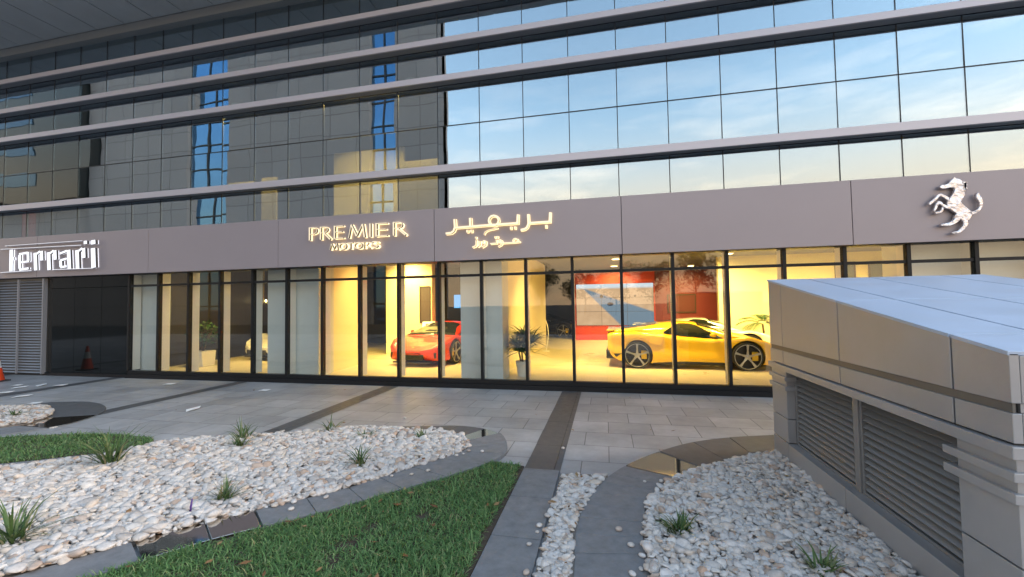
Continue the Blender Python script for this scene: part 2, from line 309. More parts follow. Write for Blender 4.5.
kA_in = [(-4.3,5.33),(-3.6,5.69),(-2.99,5.72),(-2.3,5.71),(-1.95,5.5),(-1.76,5.2),(-1.80,4.93),(-2.05,4.55),(-2.35,4.1),(-2.62,3.72),(-3.0,3.32),(-3.43,2.91),(-3.9,2.25),(-4.5,1.4)]
kA_out = [(-4.29,5.36),(-3.55,5.79),(-2.95,5.95),(-2.2,6.1),(-1.65,5.95),(-1.34,5.5),(-1.25,4.95),(-1.55,4.4),(-1.98,3.9),(-2.33,3.5),(-2.72,3.1),(-3.12,2.7),(-3.55,2.1),(-4.1,1.25)]
kR_in = [(.25,2.2),(.25,3.02),(.25,3.54),(.34,4.06),(.53,4.45),(.85,4.82),(1.2,5.1),(1.6,5.43),(1.95,5.62)]
kR_out = [(-.24,2.2),(-.25,2.92),(-.27,3.52),(-.18,4.07),(.0,4.6),(.35,5.15),(.89,5.73),(1.45,6.1),(2.2,6.37)]
kF_in = [(-11.2,5.8),(-10.5,5.97),(-10.0,5.75),(-9.5,5.42),(-9.25,5.05),(-9.6,4.6),(-10.5,4.15),(-12.6,3.6)]
kF_out = [(-11.0,6.3),(-10.2,6.45),(-9.4,6.2),(-8.85,5.75),(-8.6,5.1),(-8.9,4.5),(-9.6,3.95),(-12.0,3.2)]
def kerb_run(inner, outer, spans, z1, m):
    mb = MB()
    for t0, t1, stones in spans:
        for k in range(stones):
            a = t0+(t1-t0)*k/stones; b = t0+(t1-t0)*(k+1)/stones; g = .006
            strip_solid(mb, inner, outer, a+g, b-g, -.01, z1+rng.uniform(-.0015,.0015), 5)
    return struct(mb.build('kerb', m, bevel=.004))
kerb_run(kA_in, kA_out, [(0,3.7,5)], .018, 'kerb_dark'); kerb_run(kA_in, kA_out, [(4.42,10.25,8),(11.5,13,2)], .045, 'kerb_granite')
kerb_run(kR_in, kR_out, [(0,4.55,10)], .03, 'kerb_granite'); kerb_run(kR_in, kR_out, [(5.5,8,3)], .03, 'kerb_dark')
kerb_run(kF_in, kF_out, [(0,3.1,3)], .018, 'kerb_dark'); kerb_run(kF_in, kF_out, [(4.3,7,3)], .018, 'kerb_granite')
mb = MB()
for k in range(5): mb.box(-.93, -.53, 1.2+k*.69+.004, 1.2+(k+1)*.69-.004, -.01, .028+.001*(k%2))
struct(mb.build('kerb', 'kerb_granite', bevel=.004))
lk_in = [(-6.05,4.28),(-6.48,3.98),(-7.0,3.64),(-9.03,2.56),(-10.3,1.9)]; lk_out = [(-6.0,4.18),(-6.43,3.88),(-6.95,3.52),(-8.98,2.44),(-10.2,1.75)]
kerb_run(lk_in, lk_out, [(0,4,6)], .05, 'kerb_granite')
for (a, b, t0, t1, z, lab) in ((kA_in,kA_out,3.72,4.40,.016,'black polished plate set in the kerb at the rounded tip of the white gravel bed'),
        (kA_in,kA_out,10.28,10.87,.043,'black polished kerb plate beside the lawn, the half with the clean right end'),
        (kA_in,kA_out,10.89,11.48,.043,'black polished kerb plate beside the lawn, the half nearer the frame corner'),
        (kR_in,kR_out,4.58,5.47,.028,'glossy black kerb plate mirroring yellow light beside the curved kerb on the right'),
        (kF_in,kF_out,3.13,4.27,.016,'black polished plate in the dark rounded kerb of the far left gravel bed')):
    tag(strip_solid(MB(), a, b, t0, t1, -.008, z, 8).build('kerb_plate', 'polished_plate', bevel=.002), lab, 'kerb plate', 'polished plates in the kerbs')

# ------------------------------------------------------------------ pebbles
bm = bmesh.new(); bmesh.ops.create_icosphere(bm, subdivisions=2, radius=1); ICO_V = np.array([v.co[:] for v in bm.verts]); bm.faces.ensure_lookup_table(); ICO_F = np.array([[v.index for v in f.verts] for f in bm.faces]); bm.free()
bm = bmesh.new(); bmesh.ops.create_icosphere(bm, subdivisions=1, radius=1); ICO1_V = np.array([v.co[:] for v in bm.verts]); bm.faces.ensure_lookup_table(); ICO1_F = np.array([[v.index for v in f.verts] for f in bm.faces]); bm.free()
def pebbles(name, poly, size, label, layers=((1.0,.012),(1.0,.030)), mound=0., hi=False):
    BV, BF = (ICO_V, ICO_F) if hi else (ICO1_V, ICO1_F)
    Vs = []; Fs = []; k = 0
    for mult, z in layers:
        P = scatter(poly, size*.62*mult, .45)
        n = len(P)
        s = size*np.clip(rng.lognormal(-.06, .42, n), .35, 2.0)[:,None]*np.stack([rng.uniform(.42,.62,n), rng.uniform(.30,.46,n), rng.uniform(.16,.27,n)], 1)
        V = np.repeat(BV[None], n, 0)
        for _ in range(7):                          # chip flat facets off each stone
            d = rng.normal(size=(n,3)); d /= np.linalg.norm(d, axis=1)[:,None]; c = rng.uniform(.50,.86,n)
            t = np.einsum('nvk,nk->nv', V, d)-c[:,None]; V = V-np.clip(t,0,None)[...,None]*d[:,None,:]*.9
        V = V*s[:,None,:]
        a = rng.uniform(0, 2*np.pi, n); tx = rng.normal(0,.28,n); ty = rng.normal(0,.28,n)
        ca, sa = np.cos(a), np.sin(a)
        x, y, zz = V[...,0], V[...,1], V[...,2]
        y, zz = y*np.cos(tx)[:,None]-zz*np.sin(tx)[:,None], y*np.sin(tx)[:,None]+zz*np.cos(tx)[:,None]
        x, zz = x*np.cos(ty)[:,None]+zz*np.sin(ty)[:,None], -x*np.sin(ty)[:,None]+zz*np.cos(ty)[:,None]
        x, y = x*ca[:,None]-y*sa[:,None], x*sa[:,None]+y*ca[:,None]
        h = z+rng.uniform(-.008,.010,n)+.03+mound*np.sin(P[:,0]*2.1)*np.cos(P[:,1]*1.7)
        V = np.stack([x+P[:,0:1], y+P[:,1:2], zz+h[:,None]], -1)
        Vs.append(V.reshape(-1,3)); Fs.append((BF[None]+(np.arange(n)*len(BV))[:,None,None]+k).reshape(-1,3)); k += n*len(BV)
    o = fast_mesh(name, np.concatenate(Vs), np.concatenate(Fs), 'pebbles', smooth=False)
    return tag(o, label, 'gravel', kind='stuff')
pebbles('white_gravel', gravelA, .082, 'white and cream pebbles filling the long left bed', mound=.008, hi=True)
pebbles('white_gravel', gravelR, .066, 'white pebbles between the curved kerb and the louvred housing', mound=.006, hi=True)
pebbles('white_gravel', gravelM_in, .062, 'loose white pebbles on soil in the narrow wedge beside the straight kerb', layers=((.85,-.014),(1.0,.0)), hi=True)
pebbles('pink_gravel', gravelF, .085, 'pinkish pebbles in the far left bed with the dark rounded kerb')

# ------------------------------------------------------------------ grass
def blades(P, L, W, bend, z0, lean=.35, seg=3):
    n = len(P); a = rng.uniform(0, 2*np.pi, n); d = np.stack([np.cos(a), np.sin(a)], 1); s = np.stack([-d[:,1], d[:,0]], 1)
    Ls = L*rng.uniform(.55,1.25,n); lean_ = np.abs(rng.normal(lean,.22,n)); V = []
    pts = np.zeros((n,3)); pts[:,:2] = P; pts[:,2] = z0
    ang = lean_.copy(); prof = [1,.95,.7,.06] if seg == 3 else [1,.9,.06]
    for k in range(seg+1):
        w = W*prof[k]*rng.uniform(.9,1.1,n)*.5
        V.append(np.stack([np.concatenate([pts[:,:2]-s*w[:,None], pts[:,2:]],1), np.concatenate([pts[:,:2]+s*w[:,None], pts[:,2:]],1)], 1))
        st = (Ls/seg)[:,None]; pts = pts+np.concatenate([d*np.sin(ang)[:,None]*st, np.cos(ang)[:,None]*st],1); ang = np.minimum(ang+bend*rng.uniform(.5,1.4,n), 2.0)
    V = np.stack(V,1).reshape(n,-1,3); nv = (seg+1)*2
    F = np.array([[2*k,2*k+1,2*k+3,2*k+2] for k in range(seg)])
    return V.reshape(-1,3), (F[None]+(np.arange(n)*nv)[:,None,None]).reshape(-1,4)
def lawn(name, poly, spacing, L, W, label):
    P = scatter(poly, spacing, .9); P = P[rng.uniform(size=len(P)) < .75+.5*np.sin(P[:,0]*5+np.sin(P[:,1]*7))*.4]
    e_ = np.array([min(math.hypot(*(np.clip(((p-np.array(a))@(np.array(b)-np.array(a)))/(((np.array(b)-np.array(a))**2).sum()),0,1)*(np.array(b)-np.array(a))+np.array(a)-p)) for a, b in zip(poly, poly[1:]+poly[:1])) for p in P]) if len(P) < 60000 else np.ones(len(P))
    nz = np.array([noise.noise(Vector((x*2.3,y*2.3,0)))+.6*noise.noise(Vector((x*6,y*6,3))) for x, y in P]); keep = (nz > -.80+rng.normal(0,.12,len(P))) & (e_+.05*nz > rng.uniform(-.03,.05,len(P))); P = P[keep]; nz = nz[keep]
    V, F = blades(P, L*(1+.35*np.clip(nz,-.7,.7)), W, .5, .022, .62); return tag(fast_mesh(name, V, F, 'grass'), label, 'grass', kind='stuff')
lawn('lawn_grass', lawnM, .0108, .070, .0072, 'dense green grass between the gravel kerb and the straight stone kerb')
lawn('lawn_grass', lawnL, .017, .085, .008, 'small wedge of green grass behind the white gravel at the left')

def tuft(x, y, h, n, label, wide=.5, loc_z=.045):
    t = thing('grass_plant', label, 'plant', (x, y, loc_z), rng.uniform(0,6), 'grassy plants growing in the gravel')
    n = int(n*1.5); P = rng.normal(0, .028, (n,2)); V, F = blades(P, h*1.1, .016, .30, -.02, wide*1.1, 3); fast_mesh('leaves', V, F, 'tuft_leaf', t)
    MB().lathe([(.03,-.03),(.036,-.005),(.022,.03)], 8).build('crown_base', 'tuft_leaf', t, smooth=True); return t
tuft(-5.66,3.79,.46,58,'large yellowish grass plant in the white gravel by the small lawn',.42)
tuft(-4.57,2.40,.40,46,'long bladed grass plant at the left edge of the white gravel',.6)
tuft(-4.68,4.60,.22,30,'small green tuft at the top edge of the white gravel, in front of another tuft',.5)
tuft(-4.95,4.92,.30,26,'thin tuft with sparse blades at the paving edge of the white gravel',.5)
tuft(-3.55,3.33,.20,34,'short tuft near the lawn kerb with a purple tag beside it',.45)
tuft(-3.95,5.45,.26,20,'sparse wispy tuft at the paving edge beside the dark stripe',.5)
tuft(-2.76,4.32,.24,30,'upright tuft in the middle of the narrow end of the white gravel',.4)
tuft(-3.25,5.20,.18,30,'low spreading tuft near the paving edge of the white gravel',.7)
tuft(-2.5,5.40,.15,20,'tiny tuft close to the rounded tip of the white gravel',.5)
tuft(.52,3.52,.19,48,'dark green tuft in the gravel beside the curved kerb',.5)
tuft(1.36,3.20,.17,36,'bright green tuft at the bottom frame edge near the louvred housing',.6)
tuft(-9.95,5.25,.16,40,'bushy low tuft in the pinkish gravel at the far left',.7)
mb = MB(); mb.tube([(0,0,0),(.004,0,.05),(.012,.004,.11)], [.007,.009,.006], 6)
tag(mb.build('plant_tag', 'tag_purple', loc=(-3.63,3.06,.06), smooth=True), 'slim purple plant tag stuck in the white gravel', 'plant tag')
for i, (x, y, r, lab) in enumerate(((-14.38,7.58,.3,'leftmost white scrap of the row on the paving'),(-13.93,7.39,1.2,'white scrap lying on the dark stripe near the left edge'),(-13.75,7.68,2,'white scrap between two others in front of the dark glazing'),(-13.2,7.74,.7,'white scrap nearest the frosted panel bay at the left'),(-12.42,6.63,1,'long white scrap in front of the row of scraps'),(-11.2,6.17,.4,'white scrap touching the dark rounded kerb at the left'),(-10.5,8.28,.2,'white scrap on the paving before the plant in the white planter'),(-7.44,6.29,1.6,'white scrap standing alone in mid paving'),(-7.46,7.98,.1,'white scrap near the glass between two dark stripes'),(-13.4,6.85,.9,'white scrap at the very left edge of the paving'))):
    s = MB(); n = 5; L = .13+.05*((i*37) % 5)/5
    V = [(-L,-.045,.006),(-L*.3,-.075,.022),(L*.5,-.05,.012),(L,.01,.03),(L*.4,.06,.01),(-L*.5,.05,.024)]
    s.v = V+[(a,b,c+.003) for a,b,c in V]; s.f = [(5,4,3,2,1,0),(6,7,8,9,10,11)]+[(k,(k+1)%6,6+(k+1)%6,6+k) for k in range(6)]; s.m = [0]*8
    o = s.build('white_scrap', 'whitish', loc=(x,y,.004)); o.rotation_euler = (0,0,r); tag(o, lab, 'paper scrap', 'white scraps lying on the paving')  # thin crumpled white pieces lying just above the paving

# dry leaves and stray stones
Vl = []; Fl = []
for poly, n in ((gravelA,70),(gravelR,34),(soilM,60),(gravelM,14),([(-7,5),(1.5,6),(1.5,8.5),(-10,8.5)],26)):
    a_ = np.array(poly); c_ = 0
    while c_ < n:
        p = rng.uniform(a_.min(0), a_.max(0))
        if not inside(p[None], poly)[0]: continue
        c_ += 1; zz = .075 if poly in (gravelA, gravelR, gravelM) else (.07 if poly is soilM else .006); an = rng.uniform(0,6.28); L = rng.uniform(.018,.045); d = np.array([math.cos(an),math.sin(an),rng.uniform(-.2,.3)]); q = np.array([-math.sin(an),math.cos(an),rng.uniform(-.3,.3)])
        o_ = np.array([p[0],p[1],zz]); k = len(Vl); Vl += [o_-d*L, o_+q*L*.45, o_+d*L, o_-q*L*.45]; Fl.append((k,k+1,k+2,k+3))
island_mat('dry_leaf', [(0,(.16,.075,.03)),(.5,(.26,.14,.06)),(1,(.34,.24,.11))], .7)
tag(fast_mesh('leaf_litter', Vl, Fl, 'dry_leaf'), 'dry brown leaf litter scattered thinly over gravel, lawn and paving', 'leaf litter', kind='stuff')
def stray(pts):
    V0 = []; F0 = []; k = 0
    for x, y, z in pts:
        s_ = rng.uniform(.014,.028); v = ICO_V*np.array([s_*rng.uniform(.9,1.5),s_,s_*.62]); an = rng.uniform(0,6.28); v = np.stack([v[:,0]*math.cos(an)-v[:,1]*math.sin(an), v[:,0]*math.sin(an)+v[:,1]*math.cos(an), v[:,2]],1)+np.array([x,y,z+s_*.55]); V0.append(v); F0.append(ICO_F+k); k += len(v)
    return tag(fast_mesh('stray_pebbles', np.concatenate(V0), np.concatenate(F0), 'pebbles'), 'stray white pebbles and chips lying on kerbs and paving beside the beds', 'gravel', kind='stuff')
a1, b1 = strip_pts(kA_in, kA_out, 4.5, 10, 60); a2, b2 = strip_pts(kR_in, kR_out, .2, 4.4, 50); pts = []
for A_, B_, z in ((a1,b1,.045),(a2,b2,.03)):
    for q in range(12): i_ = rng.integers(len(A_)); t_ = rng.beta(1,3); pts.append((A_[i_][0]*(1-t_)+B_[i_][0]*t_, A_[i_][1]*(1-t_)+B_[i_][1]*t_, z))
for q in range(7): pts.append((rng.uniform(-.62,-.5), rng.uniform(2.4,4.6), .03))
for q in range(8): pts.append((rng.uniform(-3.5,-.2), rng.uniform(4.7,6.6), .004))
stray(pts)

# ------------------------------------------------------------------ louvred housing on the right
H = thing('vent_housing', 'grey metal clad ventilation housing with sloping top and side louvres', 'vent housing', (0,0,0))
ytop = lambda y: 1.583+.167*(y-2.575)
YB, XB = 5.68, 4.12; ys = [2.575, 2.935, 4.14, 5.32, YB]; g = .007
for i in range(4):
    a, b = ys[i]+(g if i else 0), ys[i+1]-(g if i < 3 else 0)
    MB().prismX([(a,1.325),(b,1.325),(b,ytop(b)-.012),(a,ytop(a)-.012)], 1.95, 1.99).build('side_panel', 'alum_panel', H, bevel=.003)
    MB().box(1.95, 1.99, a, b, 1.128, 1.275).build('side_panel', 'alum_panel', H, bevel=.003)
MB().prismX([(2.60,1.10),(YB-.03,1.10),(YB-.03,ytop(YB-.03)-.03),(2.60,ytop(2.6)-.03)], 1.972, XB-.03).build('inner_box', 'joint_black', H)
MB().box(1.958, 1.971, 2.583, YB-.01, 1.277, 1.323).build('reveal_strip', 'alum_dark', H)
xs = [1.945, 2.38, 3.03, 3.72, XB]
for j in range(4):
    for i in range(4):
        if i == 3: continue
        a, b = (ys[i] if i == 0 else ys[i]+.008), (ys[i+1] if i < 2 else YB+.02)-(.008 if i < 2 else 0); x0, x1 = xs[j]+(.008 if j else 0), xs[j+1]-(.008 if j < 3 else 0)
        MB().prismX([(a,ytop(a)-.022),(b,ytop(b)-.022),(b,ytop(b)),(a,ytop(a))], x0, x1).build('top_panel', 'alum_sky_tint', H, bevel=.002)
for z0, z1 in ((1.325,1.56),(1.128,1.275)): MB().box(1.992, XB, 2.575, 2.61, z0, z1).build('front_panel', 'alum_panel', H, bevel=.003)
MB().box(1.992, XB-.01, 2.585, 2.605, 1.277, 1.323).build('front_reveal', 'alum_panel', H)
mb = MB(); mb.box(1.925, 2.06, 2.55, YB+.02, 1.055, 1.118); mb.box(2.06, XB+.02, 2.55, 2.70, 1.055, 1.118); mb.build('cornice', 'alum_panel', H, bevel=.004)
for z0, z1 in ((.945,.992),(.838,.888)):
    mb = MB(); mb.box(1.925, 2.0, 2.55, 3.0, z0, z1); mb.box(2.0, XB+.02, 2.55, 2.66, z0, z1); mb.build('ledge', 'alum_panel', H, bevel=.004)
    mb = MB(); mb.box(1.93, 2.05, 5.24, YB+.015, z0, z1); mb.build('ledge', 'alum_panel', H, bevel=.004)
for (a, b) in ((2.575,2.935),(5.27,YB)):
    MB().box(1.955, 2.20, a, b, .525, 1.06).build('pier', 'alum_panel', H, bevel=.003); MB().box(1.955, 2.20, a, b, .05 if a < 3 else .26, .515).build('pier', 'alum_panel', H, bevel=.003)
for z0, z1 in ((.05,.515),(.525,1.06)): MB().box(2.202, XB, 2.58, 2.66, z0, z1).build('front_panel', 'alum_panel', H, bevel=.003)
MB().box(2.12, XB-.02, 2.67, YB-.02, 0, 1.098).build('core', 'void_black', H)
for (a, b) in ((2.937,4.132),(4.140,5.262),(5.27,YB)): MB().box(1.95, 2.11, a, b, .0, .25).build('plinth_panel', 'alum_panel', H, bevel=.004)
for (a, b) in ((2.95,4.045),(4.115,5.25)):
    fr = MB(); fr.box(2.035,2.085,a,a+.03,.252,1.05); fr.box(2.035,2.085,b-.03,b,.252,1.05); fr.box(2.035,2.085,a+.03,b-.03,.252,.275); fr.box(2.035,2.085,a+.03,b-.03,1.025,1.05)
    f = fr.build('louvre_grille', 'louver_metal', H); n = 13; sl = MB()
    for k in range(n):
        z = .29+k*(.73/n); M_ = Matrix.Translation((2.065,0,z+.024)) @ Matrix.Rotation(R(-38),4,'Y'); sl.box(-.034,.034,a+.031,b-.031,-.0025,.0025,0,M_)
    sl.build('slats', 'louver_metal', f)
MB().box(2.02,2.09,4.047,4.113,.252,1.054).build('louvre_post', 'louver_metal', H, bevel=.003)

# ------------------------------------------------------------------ main building
B = thing('showroom_building', 'glass fronted showroom building with grey sign band and projecting horizontal fins', 'building', (0,9,0))
def P(mb, name, m, **k):
    o = mb.build(name, m, B, **k); o.location = o.location-Vector((0,9,0)); return o
mx = lambda k: .337+1.0117*k
K0, K1 = -19, 9
# plinth + fascia
P(MB().box(-12.82, 9.6, 8.90, 9.20, 0, .10), 'plinth', 'black_metal'); P(MB().box(-12.82, 9.6, 8.955, 9.08, .102, .195), 'bottom_rail', 'black_metal')
P(MB().box(-26, -12.825, 8.93, 9.2, 0, .09), 'plinth', 'black_metal')
fx = [-26,-24.25,-20.15,-16.05,-11.95,-7.87,-3.74,.36,4.455,8.56,12.0]
for i in range(len(fx)-1): P(MB().box(fx[i]+.006, fx[i+1]-.006, 8.80, 8.86, 2.842, 4.036), 'fascia_panel', 'fascia', bevel=.003)
P(MB().box(-26, 12, 8.865, 9.25, 2.83, 4.05), 'fascia_core', 'joint_black')
# ground floor glazing
for k in range(-13, K1+1):
    x = mx(k)
    if k > -13 or True:
        P(MB().box(x-.03, x+.03, 8.945, 9.055, .197, 2.829), 'mullion', 'black_metal')
        P(MB().box(x-.022, x+.022, 9.057, 9.26, .197, 2.829), 'mullion_fin', 'white_fin')
for k in range(-13, K1):
    a, b = mx(k)+.031, mx(k+1)-.031
    o = P(MB().box(a, b, 8.992, 9.004, .197, 2.485), 'window_pane', 'glass_clear'); P(MB().box(a, b, 8.965, 9.045, 2.487, 2.543), 'transom_bar', 'black_metal')
    P(MB().box(a, b, 8.992, 9.004, 2.545, 2.829), 'transom_pane', 'glass_transom')
# left dark glazing + shutter wall
for a, b in ((-15.82,-14.83),(-14.82,-13.82),(-13.81,-12.86)):
    P(MB().box(a, b, 8.97, 9.02, .092, 2.50), 'dark_pane', 'black_glass'); P(MB().box(a, b, 8.97, 9.02, 2.512, 2.829), 'dark_pane', 'black_glass')
P(MB().box(-15.9, -12.83, 9.03, 9.1, .09, 2.829), 'dark_backing', 'void_black')
for a, b in ((-17.93,-15.87),(-20.05,-17.97),(-22.2,-20.1),(-26,-22.25)):
    fr = MB(); fr.box(a, a+.05, 8.86, 8.96, .05, 2.80); fr.box(b-.05, b, 8.86, 8.96, .05, 2.80); fr.box((a+b)/2-.02,(a+b)/2+.02, 8.86,8.90,.05,2.8)
    f = P(fr, 'shutter_frame', 'shutter'); s = MB()
    for q in range(34):
        z = .09+q*.08; s.box(a+.051, b-.051, -.028, .028, -.003, .003, 0, Matrix.Translation((0,8.915,z)) @ Matrix.Rotation(R(42),4,'X'))
    o = s.build('shutter_slats', 'shutter', f); o.location = (0,-9,0); o.matrix_parent_inverse = Matrix.Identity(4); o.location = (0,0,0)
P(MB().box(-26, -15.9, 8.97, 9.1, .09, 2.829), 'shutter_backing', 'alum_dark')
# fins
for zb, h in ((4.86,.150),(6.946,.130),(7.82,.125),(8.73,.12)):
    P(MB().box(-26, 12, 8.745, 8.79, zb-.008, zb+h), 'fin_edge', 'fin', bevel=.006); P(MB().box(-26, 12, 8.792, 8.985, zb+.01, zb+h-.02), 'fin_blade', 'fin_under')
# upper glazing : band -> rows of panes
rows = {1:[(4.06,4.86)], 2:[(5.0,5.985),(6.0,6.946)], 3:[(7.07,7.82)], 4:[(7.945,8.73)], 5:[(8.85,9.60)]}
rest = MB()
for band, rr in rows.items():
    for k in range(K0-6, K1+3):
        for z0, z1 in rr:
            a, b = mx(k)+.009, mx(k+1)-.009; cx, cz = (a+b)/2, (z0+z1)/2
            named = (band <= 3 and K0 <= k < 8) or (band == 4 and K0+4 <= k < -4)
            if not named or (band == 3 and k < K0+4): rest.box(a, b, 8.990, 9.002, z0+.006, z1-.006); continue
            o = MB().box(a-cx, b-cx, -.006, .006, z0+.006-cz, z1-.006-cz).build('upper_pane', 'glass_mirror', B); o.location = (cx, -.004, cz)
            o.rotation_euler = (R(random.gauss(0,.10)), 0, R(random.gauss(0,.14)))
P(rest, 'outer_panes', 'glass_mirror')['kind'] = 'stuff'
for k in range(K0-6, K1+4):
    x = mx(k); mb = MB()
    for z0, z1 in ((4.05,4.855),(4.995,6.94),(7.065,7.81),(7.94,8.72),(8.85,9.6)): mb.box(x-.008, x+.008, 8.9835, 9.03, z0, z1)
    P(mb, 'upper_mullion', 'joint_black')
P(MB().box(-26, 12, 8.9835, 9.03, 5.984, 6.001), 'upper_transom', 'joint_black')
for zb, zt in ((4.862,4.997),(6.948,7.068),(7.822,7.943),(8.732,8.848)): P(MB().box(-26, 12, 9.0, 9.05, zb, zt), 'spandrel', 'joint_black')
# soffit, upper mass
P(MB().box(-26, 12, 8.80, 9.05, 9.60, 9.83), 'soffit_trim', 'soffit_trim')
for k in range(-26, 12):
    a, b = mx(k)+.012-.1, mx(k+1)-.012-.1
    if k % 1 == 0: P(MB().box(a, b, 7.08, 8.795, 9.84, 9.87), 'soffit_panel', 'soffit')
P(MB().box(-26, 12.4, 7.05, 26, 9.88, 11.2), 'parapet', 'fascia')
# floor slabs, shell
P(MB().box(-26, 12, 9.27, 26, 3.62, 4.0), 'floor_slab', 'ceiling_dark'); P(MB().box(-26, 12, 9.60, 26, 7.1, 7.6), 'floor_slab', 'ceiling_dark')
P(MB().box(-26, 12, 26, 26.3, 0, 9.87), 'rear_wall', 'wall_dark'); P(MB().box(-26.3, -26.0, 8.8, 26.3, 0, 9.87), 'end_wall', 'fascia'); P(MB().box(12.0, 12.3, 8.8, 26.3, 0, 9.87), 'end_wall', 'fascia')
P(MB().box(9.61, 12, 8.9, 9.2, 0, 2.829), 'end_wall', 'fascia')
P(MB().box(-26, 12, 14.5, 14.7, 4.001, 7.09), 'upper_partition', 'wall_dark'); P(MB().box(-26, 12, 12.5, 12.7, 7.61, 9.87), 'upper_partition', 'wall_dark')
struct(MB().box(-26, 12, 9.08, 26, -.02, .12).build('showroom_floor', 'showroom_floor'))
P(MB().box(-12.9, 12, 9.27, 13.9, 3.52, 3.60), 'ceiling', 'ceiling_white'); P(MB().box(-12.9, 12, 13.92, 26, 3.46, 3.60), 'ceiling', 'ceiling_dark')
# interior partitions
for x0, x1, y0, y1, m in ((-12.84,-12.22,9.30,9.62,'column_white'),(-8.62,-7.10,9.30,9.9,'column_white'),(-3.30,-2.30,9.28,9.9,'column_white'),(5.5,9.0,9.30,9.9,'column_white'),
        (-7.42,-7.16,9.91,11.1,'wall_cream'),(-2.72,-2.45,9.91,17.45,'wall_cream'),(-7.75,-5.97,13.8,14.1,'wall_cream'),
        (4.03,11.9,16.5,16.75,'wall_cream'),(-12.9,-7.76,17.9,18.1,'wall_dark'),(-7.75,-2.75,16.9,17.1,'wall_dark'),(-13.1,-12.92,9.2,18,'wall_dark'),(2.2,5.2,21.6,21.8,'wall_maroon'),(-2.72,-1.45,24,24.2,'wall_dark'),(5.2,5.4,16.76,21.8,'wall_dark')):
    P(MB().box(x0,x1,y0,y1,.121,3.50), 'partition', m)
P(MB().box(-4.95,-3.93,9.5,9.62,4.01,5.45), 'upper_partition', 'wall_cream'); P(MB().box(-7.6,-5.4,10.6,10.7,4.01,6.3), 'upper_partition', 'wall_cream'); P(MB().box(-10.25,-9.35,9.62,9.68,5.14,5.36), 'upper_partition', 'wall_cream'); P(MB().box(-9.15,-8.68,9.62,9.68,4.01,5.42), 'upper_partition', 'wall_cream')
# red feature wall with video wall
fw = tag(MB().box(-1.42, 2.2, 19.9, 20.2, .121, 3.30).build('feature_wall', 'wall_red'), 'bright red feature wall standing at the back of the showroom', 'feature wall')
vs = thing('video_wall', 'large tiled video screen showing a desert road on the red wall', 'screen', (-1.33,19.84,.80))
MB().box(0,3.46,0,.05,0,1.92).build('screen_body', 'carbon', vs)
for i in range(3):
    for j in range(3):
        u0, v0 = i*3.46/3, j*.64; o = MB().box(u0+.006, u0+3.46/3-.006, -.006, -.001, v0+.006, v0+.634).build('screen_tile', 'screen_picture', vs)
# ------------------------------------------------------------------ signs
def strokes(mb, L, y0, y1, grow=0., wm=1., mi=0, zc=None):
    for q, (w, pts) in enumerate(L):
        eps = .0012*q; n = len(pts); left = []; right = []
        for i, (x, z) in enumerate(pts):
            a = Vector(pts[max(i-1,0)]); b = Vector(pts[min(i+1,n-1)])
            if n > 3 and i in (0, n-1) and pts[0] == pts[-1]: a = Vector(pts[n-2]); b = Vector(pts[1])
            t = (b-a).normalized(); nn = Vector((-t.y, t.x))
            ww = (w*wm/2 if not isinstance(w, list) else w[i]*wm/2)+grow; pp = Vector((x, z))
            if grow and i == 0 and pts[0] != pts[-1]: pp -= t*grow
            if grow and i == n-1 and pts[0] != pts[-1]: pp += t*grow
            left.append(pp+nn*ww); right.append(pp-nn*ww)
        k = len(mb.v); m = 2*n
        for yy in (y0-eps, y1+eps*.5):
            for p in left+right[::-1]: mb.v.append((p.x, yy, p.y))
        for i in range(n-1):
            a, b = i, i+1; c, d = 2*n-1-i, 2*n-2-i
            mb.f.append((k+a, k+c, k+d, k+b)); mb.f.append((k+m+a, k+m+b, k+m+d, k+m+c)); mb.m += [mi, mi]
        for i in range(m):
            j = (i+1) % m; mb.f.append((k+i, k+j, k+m+j, k+m+i)); mb.m.append(mi if mi == 0 else mi)
    return mb
def sign(name, label, L, face, halo, cat='sign', wm=1., thick=.05, off=.04, grow=.016, side=None):
    cx = sum(p[0] for _, s in L for p in s)/sum(len(s) for _, s in L)
    t = thing(name, label, cat, (cx, 8.80, 3.0))
    def place(o): o.location = (-cx, -8.80, -3.0); return o
    mb = strokes(MB(), L, 8.80-off-thick, 8.80-off, 0, wm)
    o = mb.build('letters', [face]+([side] if side else []), t); place(o)
    if side:
        for p in o.data.polygons:
            if abs(p.normal.y) < .5: p.material_index = 1
    hm = strokes(MB(), L, 8.80-off*.75, 8.80-off*.35, grow, wm); place(hm.build('halo_light', halo, t))
    return t
